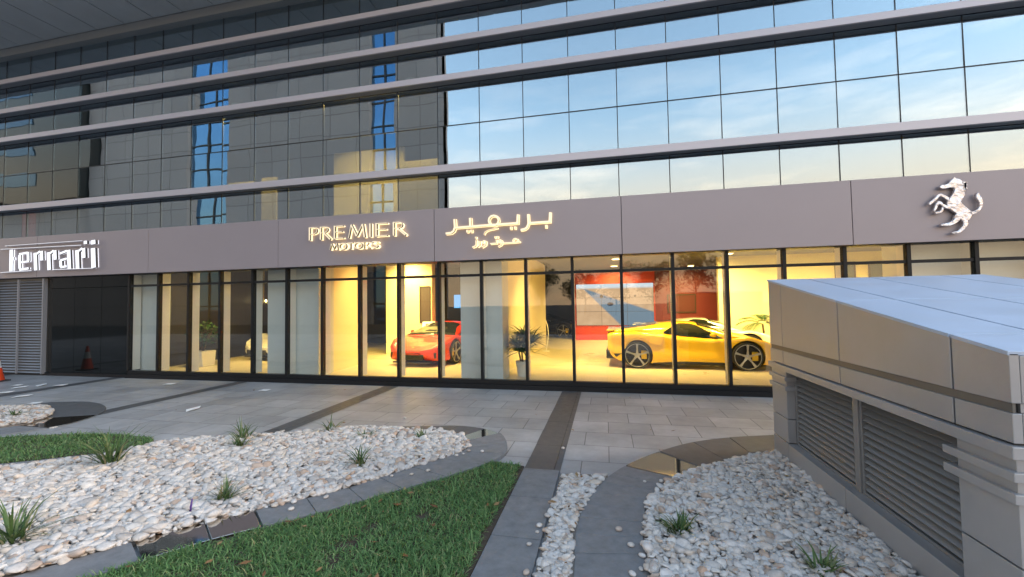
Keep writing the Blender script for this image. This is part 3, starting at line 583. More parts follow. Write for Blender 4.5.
AR1 = [(.069,[(-1.089,3.772),(-1.103,3.587)]),(.059,[(-1.075,3.575),(-1.548,3.57)]),(.069,[(-1.562,3.761),(-1.556,3.565),(-1.588,3.478),(-1.645,3.443),(-1.73,3.43)]),(.059,[(-1.182,3.511),(-1.183,3.446)]),(.069,[(-1.784,3.769),(-1.797,3.592)]),(.059,[(-1.771,3.583),(-2.078,3.58),(-2.502,3.575),(-3.214,3.56)]),
 (.06,[(-2.211,3.662),(-2.227,3.609),(-2.268,3.571),(-2.324,3.56),(-2.379,3.578),(-2.419,3.62),(-2.434,3.675),(-2.418,3.728),(-2.376,3.766),(-2.32,3.777),(-2.265,3.759),(-2.225,3.717),(-2.211,3.662)]),(.069,[(-2.858,3.757),(-2.852,3.563)]),(.069,[(-3.22,3.752),(-3.209,3.572),(-3.243,3.485),(-3.307,3.446),(-3.427,3.442)]),
 (.054,[(-1.943,3.513),(-1.944,3.457)]),(.054,[(-1.85,3.513),(-1.851,3.457)]),(.054,[(-2.924,3.494),(-2.925,3.437)]),(.054,[(-2.832,3.494),(-2.832,3.437)]),(.022,[(-2.545,3.375),(-2.517,3.431),(-2.45,3.464),(-2.237,3.499)])]
AR2 = [(.03,[(-1.793,3.21),(-1.822,3.174),(-1.85,3.169),(-1.899,3.193),(-1.907,3.215),(-1.877,3.251),(-1.849,3.256),(-1.8,3.232),(-1.793,3.21)]),(.03,[(-1.747,3.177),(-1.902,3.169),(-2.137,3.167)]),(.03,[(-2.147,3.206),(-2.166,3.178),(-2.184,3.175),(-2.216,3.193),(-2.22,3.21),(-2.202,3.238),(-2.183,3.241),(-2.151,3.223),(-2.147,3.206)]),(.032,[(-2.147,3.196),(-2.158,3.13),(-2.23,3.097)]),
 (.035,[(-2.267,3.245),(-2.263,3.171),(-2.401,3.167)]),(.032,[(-2.298,3.322),(-2.298,3.286)]),(.032,[(-2.24,3.324),(-2.24,3.288)]),(.03,[(-2.502,3.205),(-2.521,3.179),(-2.539,3.176),(-2.572,3.193),(-2.576,3.209),(-2.557,3.235),(-2.538,3.238),(-2.506,3.221),(-2.502,3.205)]),(.032,[(-2.502,3.197),(-2.513,3.141),(-2.589,3.098)]),(.035,[(-2.635,3.23),(-2.636,3.152),(-2.69,3.113)]),(.036,[(-2.721,3.254),(-2.717,3.163),(-2.75,3.126),(-2.809,3.108)]),(.032,[(-2.731,3.333),(-2.731,3.296)])]
sign('wall_sign', 'glowing cream Arabic lettering on the grey sign band, two lines', AR1+AR2, 'letter_cream', 'halo_warm', wm=.70, grow=.004, side='gold_metal')
# latin letters in unit boxes (x to the right, y up)
T, K = .055, .12
GL = {'P':[(K,[(.12,0),(.12,1)]),(T,[(.12,.96),(.45,.96),(.62,.86),(.66,.72),(.60,.56),(.42,.47),(.12,.47)])],
 'R':[(K,[(.12,0),(.12,1)]),(T,[(.12,.96),(.42,.96),(.58,.87),(.62,.74),(.56,.60),(.40,.52),(.12,.52)]),(K,[(.34,.52),(.80,0)])],
 'E':[(K,[(.12,0),(.12,1)]),(T,[(.12,.955),(.66,.955)]),(T,[(.12,.52),(.60,.52)]),(T,[(.12,.045),(.68,.045)])],
 'M':[(T,[(.04,0),(.20,1)]),(K,[(.20,1),(.55,.12)]),(T,[(.55,.12),(.90,1)]),(K,[(.92,1),(1.04,0)])],
 'I':[(K,[(.1,0),(.1,1)])],
 'O':[(.16,[(.40+.36*math.cos(a*math.pi/8),.5+.46*math.sin(a*math.pi/8)) for a in range(17)])],
 'T':[(K,[(.36,0),(.36,.92)]),(.13,[(0,.94),(.72,.94)])],
 'S':[(.16,[(.58,.86),(.44,.96),(.22,.95),(.10,.80),(.16,.62),(.36,.52),(.54,.42),(.60,.24),(.50,.08),(.28,.03),(.08,.14)])]}
def word(txt, xs, z0, h, sx):
    L = []
    for ch, x in zip(txt, xs):
        for w, pts in GL[ch]: L.append((w*h, [(x+a*h*sx, z0+b*h) for a, b in pts]))
    return L
u2x = lambda u: -6.92+(u-115)*2.54/810
def letters(spec, z0, h):
    L = []
    for ch, ua, ub in spec:
        gmax = max(a for _, p in GL[ch] for a, b in p)+.05; gmin = min(a for _, p in GL[ch] for a, b in p)-.05; k = (u2x(ub)-u2x(ua))/(gmax-gmin)
        for w, pts in GL[ch]: L.append((w*h, [(u2x(ua)+(a-gmin)*k, z0+b*h) for a, b in pts]))
    return L
PR = letters([('P',115,192),('R',212,308),('E',332,420),('M',452,598),('I',624,652),('E',680,786),('R',822,930)], 3.455, .315)
MO = letters([('M',300,374),('O',380,446),('T',452,502),('O',508,578),('R',588,644),('S',648,708)], 3.195, .15)
sign('wall_sign', 'backlit two line sign reading PREMIER MOTORS on the grey sign band', PR+MO, 'letter_cream', 'halo_warm', grow=.004, off=.05, side='letter_side')
FE = [(.099,[(-16.996,3.677),(-16.988,3.042)]),(.059,[(-16.985,3.391),(-16.86,3.41)]),(.077,[(-16.651,3.504),(-16.623,3.102)]),(.040,[(-16.674,3.527),(-16.319,3.563)]),(.072,[(-16.311,3.575),(-16.293,3.317)]),(.035,[(-16.643,3.283),(-16.254,3.309)]),(.04,[(-16.634,3.071),(-16.259,3.103)]),
 (.09,[(-16.018,3.541),(-15.975,3.037)]),(.04,[(-15.999,3.487),(-15.816,3.579)]),(.081,[(-15.765,3.583),(-15.743,3.312)]),(.09,[(-15.486,3.534),(-15.443,3.026)]),(.04,[(-15.467,3.484),(-15.287,3.575)]),(.081,[(-15.237,3.579),(-15.216,3.314)]),
 (.04,[(-15.04,3.479),(-14.776,3.547)]),(.09,[(-14.711,3.569),(-14.662,3.025)]),(.04,[(-15.013,3.284),(-14.769,3.327)]),(.072,[(-15.005,3.284),(-14.982,3.1)]),(.04,[(-14.998,3.085),(-14.762,3.113)]),
 (.09,[(-14.387,3.549),(-14.347,3.026)]),(.04,[(-14.37,3.5),(-14.188,3.595)]),(.081,[(-14.14,3.593),(-14.12,3.32)]),(.11,[(-13.792,3.577),(-13.753,3.036)]),(.081,[(-14.075,3.795),(-14.072,3.704)]),(.11,[(-13.79,3.8),(-13.779,3.685)]),
 (.006,[(-17.213,3.792),(-14.178,3.803)]),(.007,[(-17.388,3.701),(-14.215,3.681)]),(.008,[(-17.36,3.012),(-16.094,3.029)]),(.008,[(-15.294,3.03),(-13.76,3.022)])]
sign('wall_sign', 'white glowing logo lettering with a long top bar over the dark shutter', FE, 'letter_white', 'halo_white', wm=1.45, thick=.022, off=.03, grow=-.004, side='letter_side')
em = thing('wall_emblem', 'silver rearing horse emblem mounted on the right end of the sign band', 'emblem', (6.0,8.80,3.45))
hx = lambda u, v: (5.398+.002013*u-.000103*v-6.0, 4.225-.000148*u-.002452*v-3.45)
HP = [[(188,168),(200,152),(232,150),(255,140),(270,118),(288,104),(296,94),(306,106),(330,108),(352,124),(366,150),(372,190),(368,225),(352,255),(340,270),(352,288),(372,306),(398,326),(418,340),(424,360),(412,384),(398,404),(372,402),(348,384),(322,366),(298,348),(272,330),(250,312),(240,292),(246,268),(268,240),(288,212),(298,184),(290,172),(262,172),(232,180),(204,180)],
 [(252,270),(222,246),(196,232),(184,240),(172,256),(150,272),(134,288),(118,300),(106,290),(116,274),(138,258),(158,240),(178,218),(198,214),(226,226),(258,242)],
 [(262,326),(232,322),(206,306),(190,290),(176,300),(168,324),(152,350),(140,340),(150,316),(160,288),(176,268),(196,270),(214,288),(238,298),(262,300)],
 [(216,316),(214,340),(196,356),(160,362),(154,346),(184,342),(198,330),(202,312)],
 [(372,392),(386,400),(392,430),(378,452),(360,474),(330,496),(282,506),(274,490),(314,480),(338,458),(354,436),(352,414),(336,398),(330,378)],
 [(346,378),(336,396),(322,414),(296,432),(258,446),(200,448),(190,434),(246,424),(276,410),(292,394),(296,368),(310,356)],
 [(408,346),(432,338),(454,326),(468,306),(470,282),(460,262),(446,248),(446,226),(456,206),(468,212),(472,228),(486,246),(494,276),(490,308),(474,336),(446,356),(416,366)],
 [(352,126),(392,134),(368,142),(394,160),(370,160),(390,186),(370,182),(378,206),(366,204)]]
mb = MB()
for q, pl in enumerate(HP):
    pts = [hx(u, v) for u, v in pl]; n = len(pts); k = len(mb.v); e = .0015*q
    mb.v += [(x,-.085-e,z) for x,z in pts]+[(x,-.03,z) for x,z in pts]; mb.f += [tuple(range(k,k+n)), tuple(range(k+2*n-1,k+n-1,-1))]+[(k+a,k+n+a,k+n+(a+1)%n,k+(a+1)%n) for a in range(n)]; mb.m += [0]*(n+2)
mb.build('horse_relief', 'horse_metal', em, bevel=.018)
mb = MB()
for x, z in ((-.02,.12),(.10,-.12)): mb.tube([(x,-.06,z),(x,0,z)], .015)
mb.build('mounting_pins', 'chrome', em)

# ------------------------------------------------------------------ ceiling lamps in the showroom
LAMP = .135
def ceiling_lamp(x, y, z, power, size, label, colr=(1,.71,.22)):
    t = thing('ceiling_lamp', label, 'lamp', (x,y,z), 0, 'warm ceiling lamps inside the showroom')
    MB().lathe([(.16,-.06),(.17,-.05),(.17,.0)], 20).build('lamp_ring', 'white_fin', t); MB().lathe([(.13,-.066),(.13,-.061)], 20).build('lamp_disc', 'lamp_warm', t)
    l = bpy.data.lights.new('lamp_light', 'AREA'); l.energy = power*LAMP; l.size = size; l.shape = 'DISK'; l.color = colr; l.spread = R(122)
    o = bpy.data.objects.new('lamp_light', l); col.objects.link(o); o.parent = t; o.location = (0,0,-.09); o.rotation_euler = (R(28) if z < 4 else 0,0,0)
lamps = [(-11.6,9.9,3.52,150),(-9.8,10.6,3.52,150),(-6.3,12.0,3.52,210),(-4.6,10.4,3.52,300),(-6.1,10.3,3.52,170),(-.7,11.2,3.52,360),(1.6,11.0,3.52,330),(3.6,12.2,3.52,360),(6.3,13.0,3.52,520),(.4,15.4,3.46,300),(4.0,15.0,3.46,300),(.4,18.4,3.46,240),(3.7,19.6,3.46,220),(-6.8,13.2,3.52,160),(8.6,12.2,3.52,260)]
for i, (x, y, z, p) in enumerate(lamps):
    ceiling_lamp(x, y, z, p, .5, 'small round warm lamp recessed in the showroom ceiling behind the glass')
for x, y, p in ((-4.4,9.2,0),):
    pass
for x, y, z, pw, lab in ((-4.45,9.22,7.30,330,'upper floor lamp close to the lit partition left of the sky reflection'),(-6.6,9.22,7.30,260,'upper floor lamp before the wide dim partition'),(-9.5,9.22,7.30,240,'upper floor lamp above the two small lit panels')):
    ceiling_lamp(x, y, z, pw, .3, lab)

# ------------------------------------------------------------------ furniture and plants in the showroom
def leafy(parent, n, L, W, z0, spread=.03, lean=.5, bend=.35, m='plant_leaf'):
    Pq = rng.normal(0, spread, (n,2)); V, F = blades(Pq, L, W, bend, 0, lean, 3); V[:,2] += z0
    return fast_mesh('leaves', V, F, m, parent)
t = thing('potted_plant', 'spiky dark green plant in white pot just inside the glass', 'potted plant', (-1.97,9.98,.12)); t.scale = (1.35,1.35,.95)
MB().lathe([(.10,0),(.13,.30),(.14,.38),(.115,.38),(.10,.34)], 22).build('pot', 'pot_white', t, smooth=False)
mb = MB(); [mb.tube([(a*.06,b*.06,.36),(a*.14,b*.12,.75+c)], [.018,.013]) for a,b,c in ((1,0,.1),(-.8,.5,.0),(0,-.9,-.12))]; mb.build('stem', 'pot_stem', t, smooth=True)
for a, b, z in ((.12,0,.84),(-.12,.06,.74),(0,-.11,.62),(.02,.03,.95)):
    o = leafy(t, 130, .50, .034, z, .02, 1.0, .30); o.location = (a,b,0)
t = thing('potted_plant', 'round leafed bushy plant in white square planter behind the left glass', 'potted plant', (-12.0,10.45,.12))
MB().prismX([(-.2,0),(.2,0),(.24,.46),(-.24,.46)], -.22, .22).build('planter', 'pot_white', t, bevel=.01)
mb = MB(); [mb.tube([(0,0,.4),(a*.1,b*.1,.7),(a*.28,b*.28,1.0+c)], [.016,.011,.006]) for a,b,c in ((1,0,.1),(-.8,.5,.0),(0,-.9,.2),(-.5,-.8,.05),(.6,.8,.25))]; mb.build('stem', 'pot_stem', t, smooth=True)
Pq = rng.normal(0,1,(430,3)); Pq /= np.linalg.norm(Pq,axis=1)[:,None]; Pq *= (rng.uniform(.3,1,(430,1))**.5)*np.array([.44,.44,.40]); Pq[:,2] += .95
V = []; F = []
for i, p in enumerate(Pq):
    a = rng.uniform(0,6.28); e = rng.uniform(-.6,.9); d = np.array([math.cos(a)*math.cos(e), math.sin(a)*math.cos(e), math.sin(e)]); s = np.cross(d, [0,0,1]); s /= np.linalg.norm(s); L = rng.uniform(.07,.13)
    k = len(V); V += [p, p+d*L*.5+s*L*.36, p+d*L, p+d*L*.5-s*L*.36]; F.append((k,k+1,k+2,k+3))
fast_mesh('leaves', V, F, 'plant_leaf', t)
t = thing('potted_plant', 'tall palm with arching fronds in front of the yellow wall', 'potted plant', (5.05,15.3,.12))
MB().lathe([(.17,0),(.22,.36),(.23,.42),(.2,.42)], 22).build('pot', 'pot_white', t)
mb = MB(); mb.tube([(0,0,.38),(.02,0,.7),(0,.02,.95)], [.045,.035,.03]); mb.build('stem', 'pot_stem', t, smooth=True)
V = []; F = []
for q in range(15):
    a = q*2.4+.3; el = .35+.9*(q % 4)/4; pts = []
    for s_ in np.linspace(0,1,15):
        rr = .85*s_; pts.append(np.array([math.cos(a)*rr*math.cos(el*.6), math.sin(a)*rr*math.cos(el*.6), .95+.95*s_*math.sin(el)-.55*s_*s_]))
    for i in range(2,14):
        d = pts[i+1]-pts[i]; d /= np.linalg.norm(d); s = np.cross(d,[0,0,1]); s /= np.linalg.norm(s)+1e-9; ll = .26*math.sin(math.pi*(i/15))**.6
        for sg in (-1,1):
            tip = pts[i]+s*sg*ll*.85+d*ll*.6-np.array([0,0,.05]); k = len(V); V += [pts[i], pts[i]+d*.03+s*sg*.02, tip, pts[i]-d*.02+s*sg*.03]; F.append((k,k+1,k+2,k+3))
fast_mesh('fronds', V, F, 'plant_leaf', t)
# tablet stand, picture frame, TV, chandelier, teal pictures, hoop stand
t = thing('tablet_stand', 'white information stand with tilted tablet behind the red car', 'display stand', (-5.75,13.0,.12), R(10))
MB().lathe([(.2,0),(.2,.02),(.04,.03)], 20).build('base', 'tablet_white', t); MB().box(-.05,.05,-.02,.02,.02,1.0).build('post', 'tablet_white', t, bevel=.008)
Mx = Matrix.Translation((0,-.03,1.05)) @ Matrix.Rotation(R(-28),4,'X'); MB().box(-.21,.21,-.02,.02,-.14,.15,0,Mx).build('tablet', 'tablet_white', t, bevel=.008); MB().box(-.09,.09,-.024,-.021,-.02,.07,0,Mx).build('tablet_screen', 'carbon', t)
def framed(name, label, x, y, z, w, h, m, cat='picture'):
    t = thing(name, label, cat, (x,y,z)); fr = MB(); e = .05
    fr.box(-w/2,w/2,-.03,0,-h/2,-h/2+e); fr.box(-w/2,w/2,-.03,0,h/2-e,h/2); fr.box(-w/2,-w/2+e,-.03,0,-h/2+e+.001,h/2-e-.001); fr.box(w/2-e,w/2,-.03,0,-h/2+e+.001,h/2-e-.001); fr.build('frame', 'frame_brown', t)
    MB().box(-w/2+e,w/2-e,-.015,-.004,-h/2+e,h/2-e).build('print', m, t); return t
framed('picture_frame', 'tall dark framed picture on the yellow wall above the red car', -6.22,13.78,1.88,.42,1.3,'print_dark')
framed('picture_frame', 'dark teal picture high on the yellow wall, the one nearer the palm', 8.05,16.48,2.75,.62,.75,'print_teal'); framed('picture_frame', 'dark teal picture high on the yellow wall, the one nearer the frosted panel', 9.05,16.48,2.72,.62,.75,'print_teal')
framed('picture_frame', 'framed red tinted picture on the maroon wall behind the yellow car', 3.6,21.58,1.75,1.3,.9,'mirror_dark')
t = thing('wall_screen', 'small blue lit screen on the dark wall behind the red car', 'screen', (-5.9,16.86,2.0)); MB().box(-.42,.42,-.02,.02,-.32,.32).build('screen_case', 'carbon', t); MB().box(-.38,.38,-.026,-.021,-.28,.28).build('screen_face', 'screen_blue', t)
t = thing('chandelier', 'small branching brass chandelier hanging in the dark left bay', 'chandelier', (-13.2*.955,13.4,2.0))
mb = MB(); mb.tube([(0,0,1.5),(0,0,.1)], .008); mb.build('rod', 'brass', t)
for q in range(6):
    a = q*math.pi/3; mb = MB(); mb.tube([(0,0,.1),(math.cos(a)*.2,math.sin(a)*.2,-.02),(math.cos(a)*.32,math.sin(a)*.32,.08)], .012); o = mb.build('arm', 'brass', t); MB().lathe([(.03,.08),(.035,.12),(.02,.17)], 10, c=(math.cos(a)*.32,math.sin(a)*.32,0)).build('bulb', 'lamp_warm', o)
t = thing('floor_stand', 'thin white curved stand on the floor beyond the spiky plant', 'stand', (-2.15,15.2,.12)); mb = MB(); mb.tube([(0,0,.02),(.06,0,.3),(.10,0,.6),(.08,0,.9),(0,0,1.15)], .016); mb.build('rod', 'tablet_white', t, smooth=True); MB().lathe([(.14,0),(.14,.02)], 16).build('base', 'tablet_white', t)
tag(MB().box(-.25,.25,-.03,.03,-.42,.42).build('red_banner', 'red_sign', loc=(-17.9,9.6,4.55)), 'small red panel behind the upper glass at the left edge', 'banner')

# ------------------------------------------------------------------ cars
def catmull(P, n):
    P = [np.array(p, float) for p in P]; out = []
    for i in range(len(P)-1):
        p0, p1, p2, p3 = P[max(i-1,0)], P[i], P[i+1], P[min(i+2,len(P)-1)]
        for k in range(n):
            t = k/n; out.append(.5*((2*p1)+(p2-p0)*t+(2*p0-5*p1+4*p2-p3)*t*t+(-p0+3*p1-3*p2+p3)*t**3))
    out.append(P[-1]); return np.array(out)
def curve(keys):
    xs, vs = zip(*keys); xs = np.array(xs); vs = np.array(vs)
    def f(x):
        i = int(np.clip(np.searchsorted(xs, x)-1, 0, len(xs)-2)); t = float(np.clip((x-xs[i])/(xs[i+1]-xs[i]),0,1)); t = t*t*(3-2*t)*.5+t*.5
        return float(vs[i]*(1-t)+vs[i+1]*t)
    return f
XF, XR, RW = 1.30, -1.30, .348
w_ = curve([(-2.24,.80),(-2.1,.90),(-1.7,.965),(-1.3,.985),(-.7,.955),(0,.915),(.7,.93),(1.3,.975),(1.7,.955),(2.0,.86),(2.2,.64),(2.32,.32)])
belt = curve([(-2.24,.90),(-1.9,.93),(-1.3,.955),(-.7,.88),(-.1,.80),(.6,.755),(1.0,.79),(1.35,.83),(1.7,.74),(2.0,.61),(2.2,.51),(2.32,.45)])
deck = curve([(-2.24,.96),(-2.0,1.0),(-1.5,1.0),(-.6,.93),(.2,.86),(.8,.82),(1.2,.76),(1.7,.67),(2.0,.575),(2.2,.50),(2.32,.45)])
sill = curve([(-2.24,.42),(-2.05,.26),(-1.8,.16),(-1.0,.13),(1.0,.13),(1.8,.14),(2.1,.17),(2.25,.25),(2.32,.36)])
roof = curve([(-2.05,1.0),(-1.6,1.03),(-1.1,1.085),(-.6,1.16),(-.15,1.19),(.15,1.175),(.5,1.08),(.9,.92),(1.25,.75)])
def cab_section(x):
    zr = roof(x); zb = belt(x)-.03; wb = w_(x)*.90; wr = .58*w_(x)
    k = max(0, (zr-zb))/.42; wr = wb*(1-.34*min(1,k))
    return [(wb, zb), (wb-.03, zb+(zr-zb)*.18), ((wb+wr)/2+.03, zb+(zr-zb)*.58), (wr+.015, zb+(zr-zb)*.86), (wr-.10, zr-.012), (wr*.45, zr+.008*k), (0, zr+.012*k)]
def surf(sections, name, m, parent, close=True, subd=0):
    """sections : list of (x, half profile from the sill up to the centre line)"""
    V = []; n = None
    for x, half in sections:
        full = [(x, y, z) for y, z in half]+[(x, -y, z) for y, z in half[-2::-1]]; n = len(full); V += full
    F = []
    for i in range(len(sections)-1):
        for j in range(n-1): a = i*n+j; F.append((a, a+1, a+n+1, a+n))
    mb = MB(); mb.v = V; mb.f = F; mb.m = [0]*len(F)
    if close:
        mb.f += [tuple(range(n)), tuple((len(sections)-1)*n+j for j in range(n-1,-1,-1))]; mb.m += [0,0]
        for i in range(len(sections)-1 if sections[0][1][0][0] > 1e-6 else 0): mb.f.append((i*n, i*n+n, i*n+n+n-1, i*n+n-1)); mb.m.append(0)
    o = mb.build(name, m, parent, smooth=True)
    bm = bmesh.new(); bm.from_mesh(o.data); bmesh.ops.remove_doubles(bm, verts=bm.verts, dist=1e-5); bmesh.ops.dissolve_degenerate(bm, dist=1e-6, edges=bm.edges); bmesh.ops.recalc_face_normals(bm, faces=bm.faces); bm.to_mesh(o.data); bm.free(); return o
def wheel(parent, x, side, m_cal):
    t = MB(); t.lathe([(RW-.047,-.11),(RW-.012,-.115),(RW,-.08),(RW,.08),(RW-.012,.115),(RW-.047,.11)], 40, 'y', (0,0,0), caps=False); ty = t.build('wheel', 'rubber', parent, smooth=False, loc=(x, side*.865, RW))
    s = side; r = MB(); r.lathe([(.298,-.10*s),(.303,.08*s),(.285,.10*s),(.278,.085*s),(.27,-.0*s),(.02,-.01*s)], 40, 'y')
    r.build('rim_barrel', 'rim_dark', ty)
    sp = MB()
    for q in range(5):
        a = q*2*math.pi/5+.3; d = Vector((math.cos(a),0,math.sin(a))); p = Vector((-math.sin(a),0,math.cos(a))); y0, y1 = .070*s, .102*s
        pts = [d*.03+p*.036, d*.15+p*.016, d*.287+p*.030, d*.287-p*.030, d*.15-p*.016, d*.03-p*.036]; k = len(sp.v)
        sp.v += [(v.x, y0, v.z) for v in pts]+[(v.x, y1-.03*s*(1-min(1,v.length/.2)), v.z) for v in pts]
        sp.f += [tuple(k+i for i in range(6)), tuple(k+11-i for i in range(6))]+[(k+i,k+(i+1)%6,k+6+(i+1)%6,k+6+i) for i in range(6)]; sp.m += [0]*8
    sp.lathe([(.289,.098*s),(.302,.098*s),(.302,.112*s),(.289,.112*s),(.289,.098*s)], 40, 'y', caps=False); sp.lathe([(.05,.06*s),(.05,.10*s),(.03,.108*s)], 16, 'y')
    sp.build('rim_spokes', 'rim_silver', ty); c = MB()
    for a in np.linspace(-.55,.55,6): pass
    c.box(.10,.24,.03*s if s > 0 else .06*s,.06*s if s > 0 else .03*s,-.10,.12); c.build('brake_caliper', m_cal, ty, bevel=.02)
def sports_car(label, paint, loc, rz, group='sports cars on show', detail=True):
    t = thing('sports_car', label, 'car', loc, rz, group)
    xs = np.concatenate([np.linspace(-2.24,-2.0,5),np.linspace(-1.93,1.9,46),np.linspace(1.97,2.32,8)]); secs = []
    for x in xs:
        W, zb, zd, zs = w_(x), belt(x), deck(x), sill(x); hgt = zb-zs
        half = catmull([(0,zs),(W*.80,zs),(W*.95,zs+.03),(W*.99,zs+hgt*.25),(W*.965,zs+hgt*.55),(W*.985,zb-.07),(W*.93,zb),(W*.80,zb+.4*(zd-zb)-.004),(W*.45,zd),(0,zd+.008)],3); secs.append((x,[tuple(q) for q in half]))
    body = surf(secs, 'body', paint, t)
    cut = MB()
    for ax in (XF, XR):
        for sd in (-1,1): cut.lathe([(RW+.042,-.22),(RW+.042,.22)], 48, 'y', (ax, sd*.90, RW+.004))
    co_ = cut.build('arch_cut', 'carbon', t); md = body.modifiers.new('b','BOOLEAN'); md.object = co_; md.operation = 'DIFFERENCE'; md.solver = 'EXACT'
    dg = bpy.context.evaluated_depsgraph_get(); me = bpy.data.meshes.new_from_object(body.evaluated_get(dg)); body.modifiers.clear(); body.data = me
    if len(me.materials) < 2: me.materials.append(MATS['carbon'])
    bpy.data.objects.remove(co_)
    for p_ in me.polygons:                             # wheel wells are black
        c = p_.center
        if any((c.x-a)**2+(c.z-RW-.004)**2 < (RW+.035)**2+.004 and abs(c.y) < .96 and abs(p_.normal.y) < .6 and c.z > .1 and abs(math.hypot(c.x-a, c.z-RW-.004)-(RW+.042)) < .012 for a in (XF, XR)) or (abs(p_.normal.y) > .9 and abs(abs(c.y)-.68) < .01): p_.material_index = 1; p_.use_smooth = False
    cx = np.linspace(-2.02,1.24,40); surf([(x,[tuple(q) for q in catmull(cab_section(x),4)]) for x in cx], 'cabin', paint, t, close=True)
    def cab(x, v):                                       # point on the cabin skin
        half = catmull(cab_section(x),4); i = v*(len(half)-1); a = int(min(i,len(half)-2)); return half[a]*(1-(i-a))+half[a+1]*(i-a)
    def patch(name, x0, x1, lo, hi, m, sides=(1,), nx=18, nv=6, off=.008):
        for sd in sides:
            mb = MB()
            for i in range(nx+1):
                x = x0+(x1-x0)*i/nx; a, b = lo(x), hi(x)
                for j in range(nv+1):
                    v = a+(b-a)*j/nv; y, z = cab(x, min(v,1)) if v <= 1 else (lambda q: (-q[0],q[1]))(cab(x, 2-v)); nrm = Vector((.0,y,z-.55)).normalized(); mb.v.append((x, (y+nrm.y*off)*sd, z+nrm.z*off+.002))
            for i in range(nx):
                for j in range(nv): k = i*(nv+1)+j; mb.f.append((k,k+1,k+nv+2,k+nv+1)); mb.m.append(0)
            mb.build(name, m, t, smooth=True)
    patch('windscreen', .22, 1.10, lambda x: .50+.02*x, lambda x: 2-(.50+.02*x), 'car_glass', nv=14)
    patch('side_window', -.62, .80, lambda x: .13+.06*max(0,-x), lambda x: (.56 if x < .05 else .56-.50*(x-.05)) if x > -.25 else .56-.9*(-.25-x), 'car_glass', (1,-1))
    patch('engine_cover', -1.75, -.75, lambda x: .78, lambda x: 1.22, 'car_glass', nv=8)
    for sd in (1,-1):
        for ax in (XF, XR): wheel(t, ax, sd, 'caliper')
        hl = MB(); pts = [(1.62,.80),(1.80,.79),(2.03,.68),(2.10,.60),(1.92,.68)]
        k = 0; hl.v = [(x,sd*y,deck(x)*.55+belt(x)*.45+.005) for x,y in pts]+[(x,sd*y,deck(x)*.55+belt(x)*.45-.05) for x,y in pts]; hl.f = [tuple(range(5)),tuple(range(9,4,-1))]+[(i,(i+1)%5,5+(i+1)%5,5+i) for i in range(5)]; hl.m = [0]*7; hl.build('headlight', 'headlamp', t)
        MB().box(-.92,.86,.865*sd-.05,.865*sd+.05,.118,.195).build('side_skirt', 'carbon', t, bevel=.02)
        mr = MB(); mr.lathe([(.02,-.05),(.048,-.01),(.055,.05),(.035,.09)], 12, 'x', (.50,sd*1.0,.885)); mm = mr.build('mirror', paint, t, smooth=True); st = MB(); st.tube([(.62,sd*.84,.80),(.60,sd*.94,.88),(.58,sd*1.0,.90)], .022); st.build('mirror_arm', 'carbon', t)
        ik = MB(); ik.v = [(-.62,sd*.952,.84),(-.98,sd*.975,.86),(-.98,sd*.982,.66),(-.72,sd*.955,.60)]; ik.v += [(a,b-sd*.03,c) for a,b,c in ik.v]; ik.f = [(0,1,2,3),(7,6,5,4)]+[(i,(i+1)%4,4+(i+1)%4,4+i) for i in range(4)]; ik.m = [0]*6; ik.build('side_intake', paint, t, bevel=.006)
        ww = MB(); ww.tube([(1.02,sd*.30,.868),(.80,sd*.35,.925)], .012); ww.build('wiper', 'carbon', t); tl = MB(); tl.lathe([(.075,-2.262),(.07,-2.285)], 16, 'x', (0,sd*.60,.80)); tl.build('tail_light', 'tail_red', t)
        MB().box(1.90,2.15,sd*.60-.13,sd*.60+.13,.24,.40).build('front_intake', 'carbon', t, bevel=.02)
        dl = MB(); dl.tube([(-1.72,sd*.90,.40),(-1.95,sd*.86,.34),(-2.2,sd*.76,.46)], [.05,.07,.05], 8); dl.build('rear_vent', 'carbon', t, smooth=True)
    MB().box(-2.30,-1.98,-.74,.74,.22,.47).build('diffuser', 'carbon', t, bevel=.03); MB().box(2.00,2.315,-.42,.42,.20,.36).build('front_grille', 'carbon', t, bevel=.02)
    MB().box(1.75,2.26,-.60,.60,.115,.15).build('front_splitter', 'carbon', t, bevel=.01)
    sp = MB(); sp.box(-2.27,-2.0,-.80,.80,.975,1.0); sp.build('tail_spoiler', paint, t, bevel=.012)
    for ch in t.children:
        if ch.name.startswith('wheel'): continue
        for v in ch.data.vertices:
            if v.co.x < -1.3 and ch.location.length < .01: v.co.x = -1.3+(v.co.x+1.3)*.80
    bd = MB(); bd.lathe([(.035,-.004),(.035,.004)], 14, c=(2.12,0,deck(2.12)+.008)); bd.build('badge', 'badge', t)
    return t
yc = sports_car('bright yellow sports coupe shown side on behind the glass', 'paint_yellow', (2.12,12.32,.12), R(-2.5))
sports_car('red sports car seen from the front beside the white column', 'paint_red', (-5.17,13.2,.12), math.atan2(-.995,-.1))
sports_car('pale cream sports car parked behind the yellow car', 'paint_pearl', (3.0,14.9,.12), R(-6))
sports_car('white sports car half hidden by the white column in the dark left bay', 'paint_pearl', (-10.9,13.9,.12), R(-98))
sports_car('black sports car in the dark opening left of the red wall', 'paint_black', (-3.2,22.2,.12), R(-10))

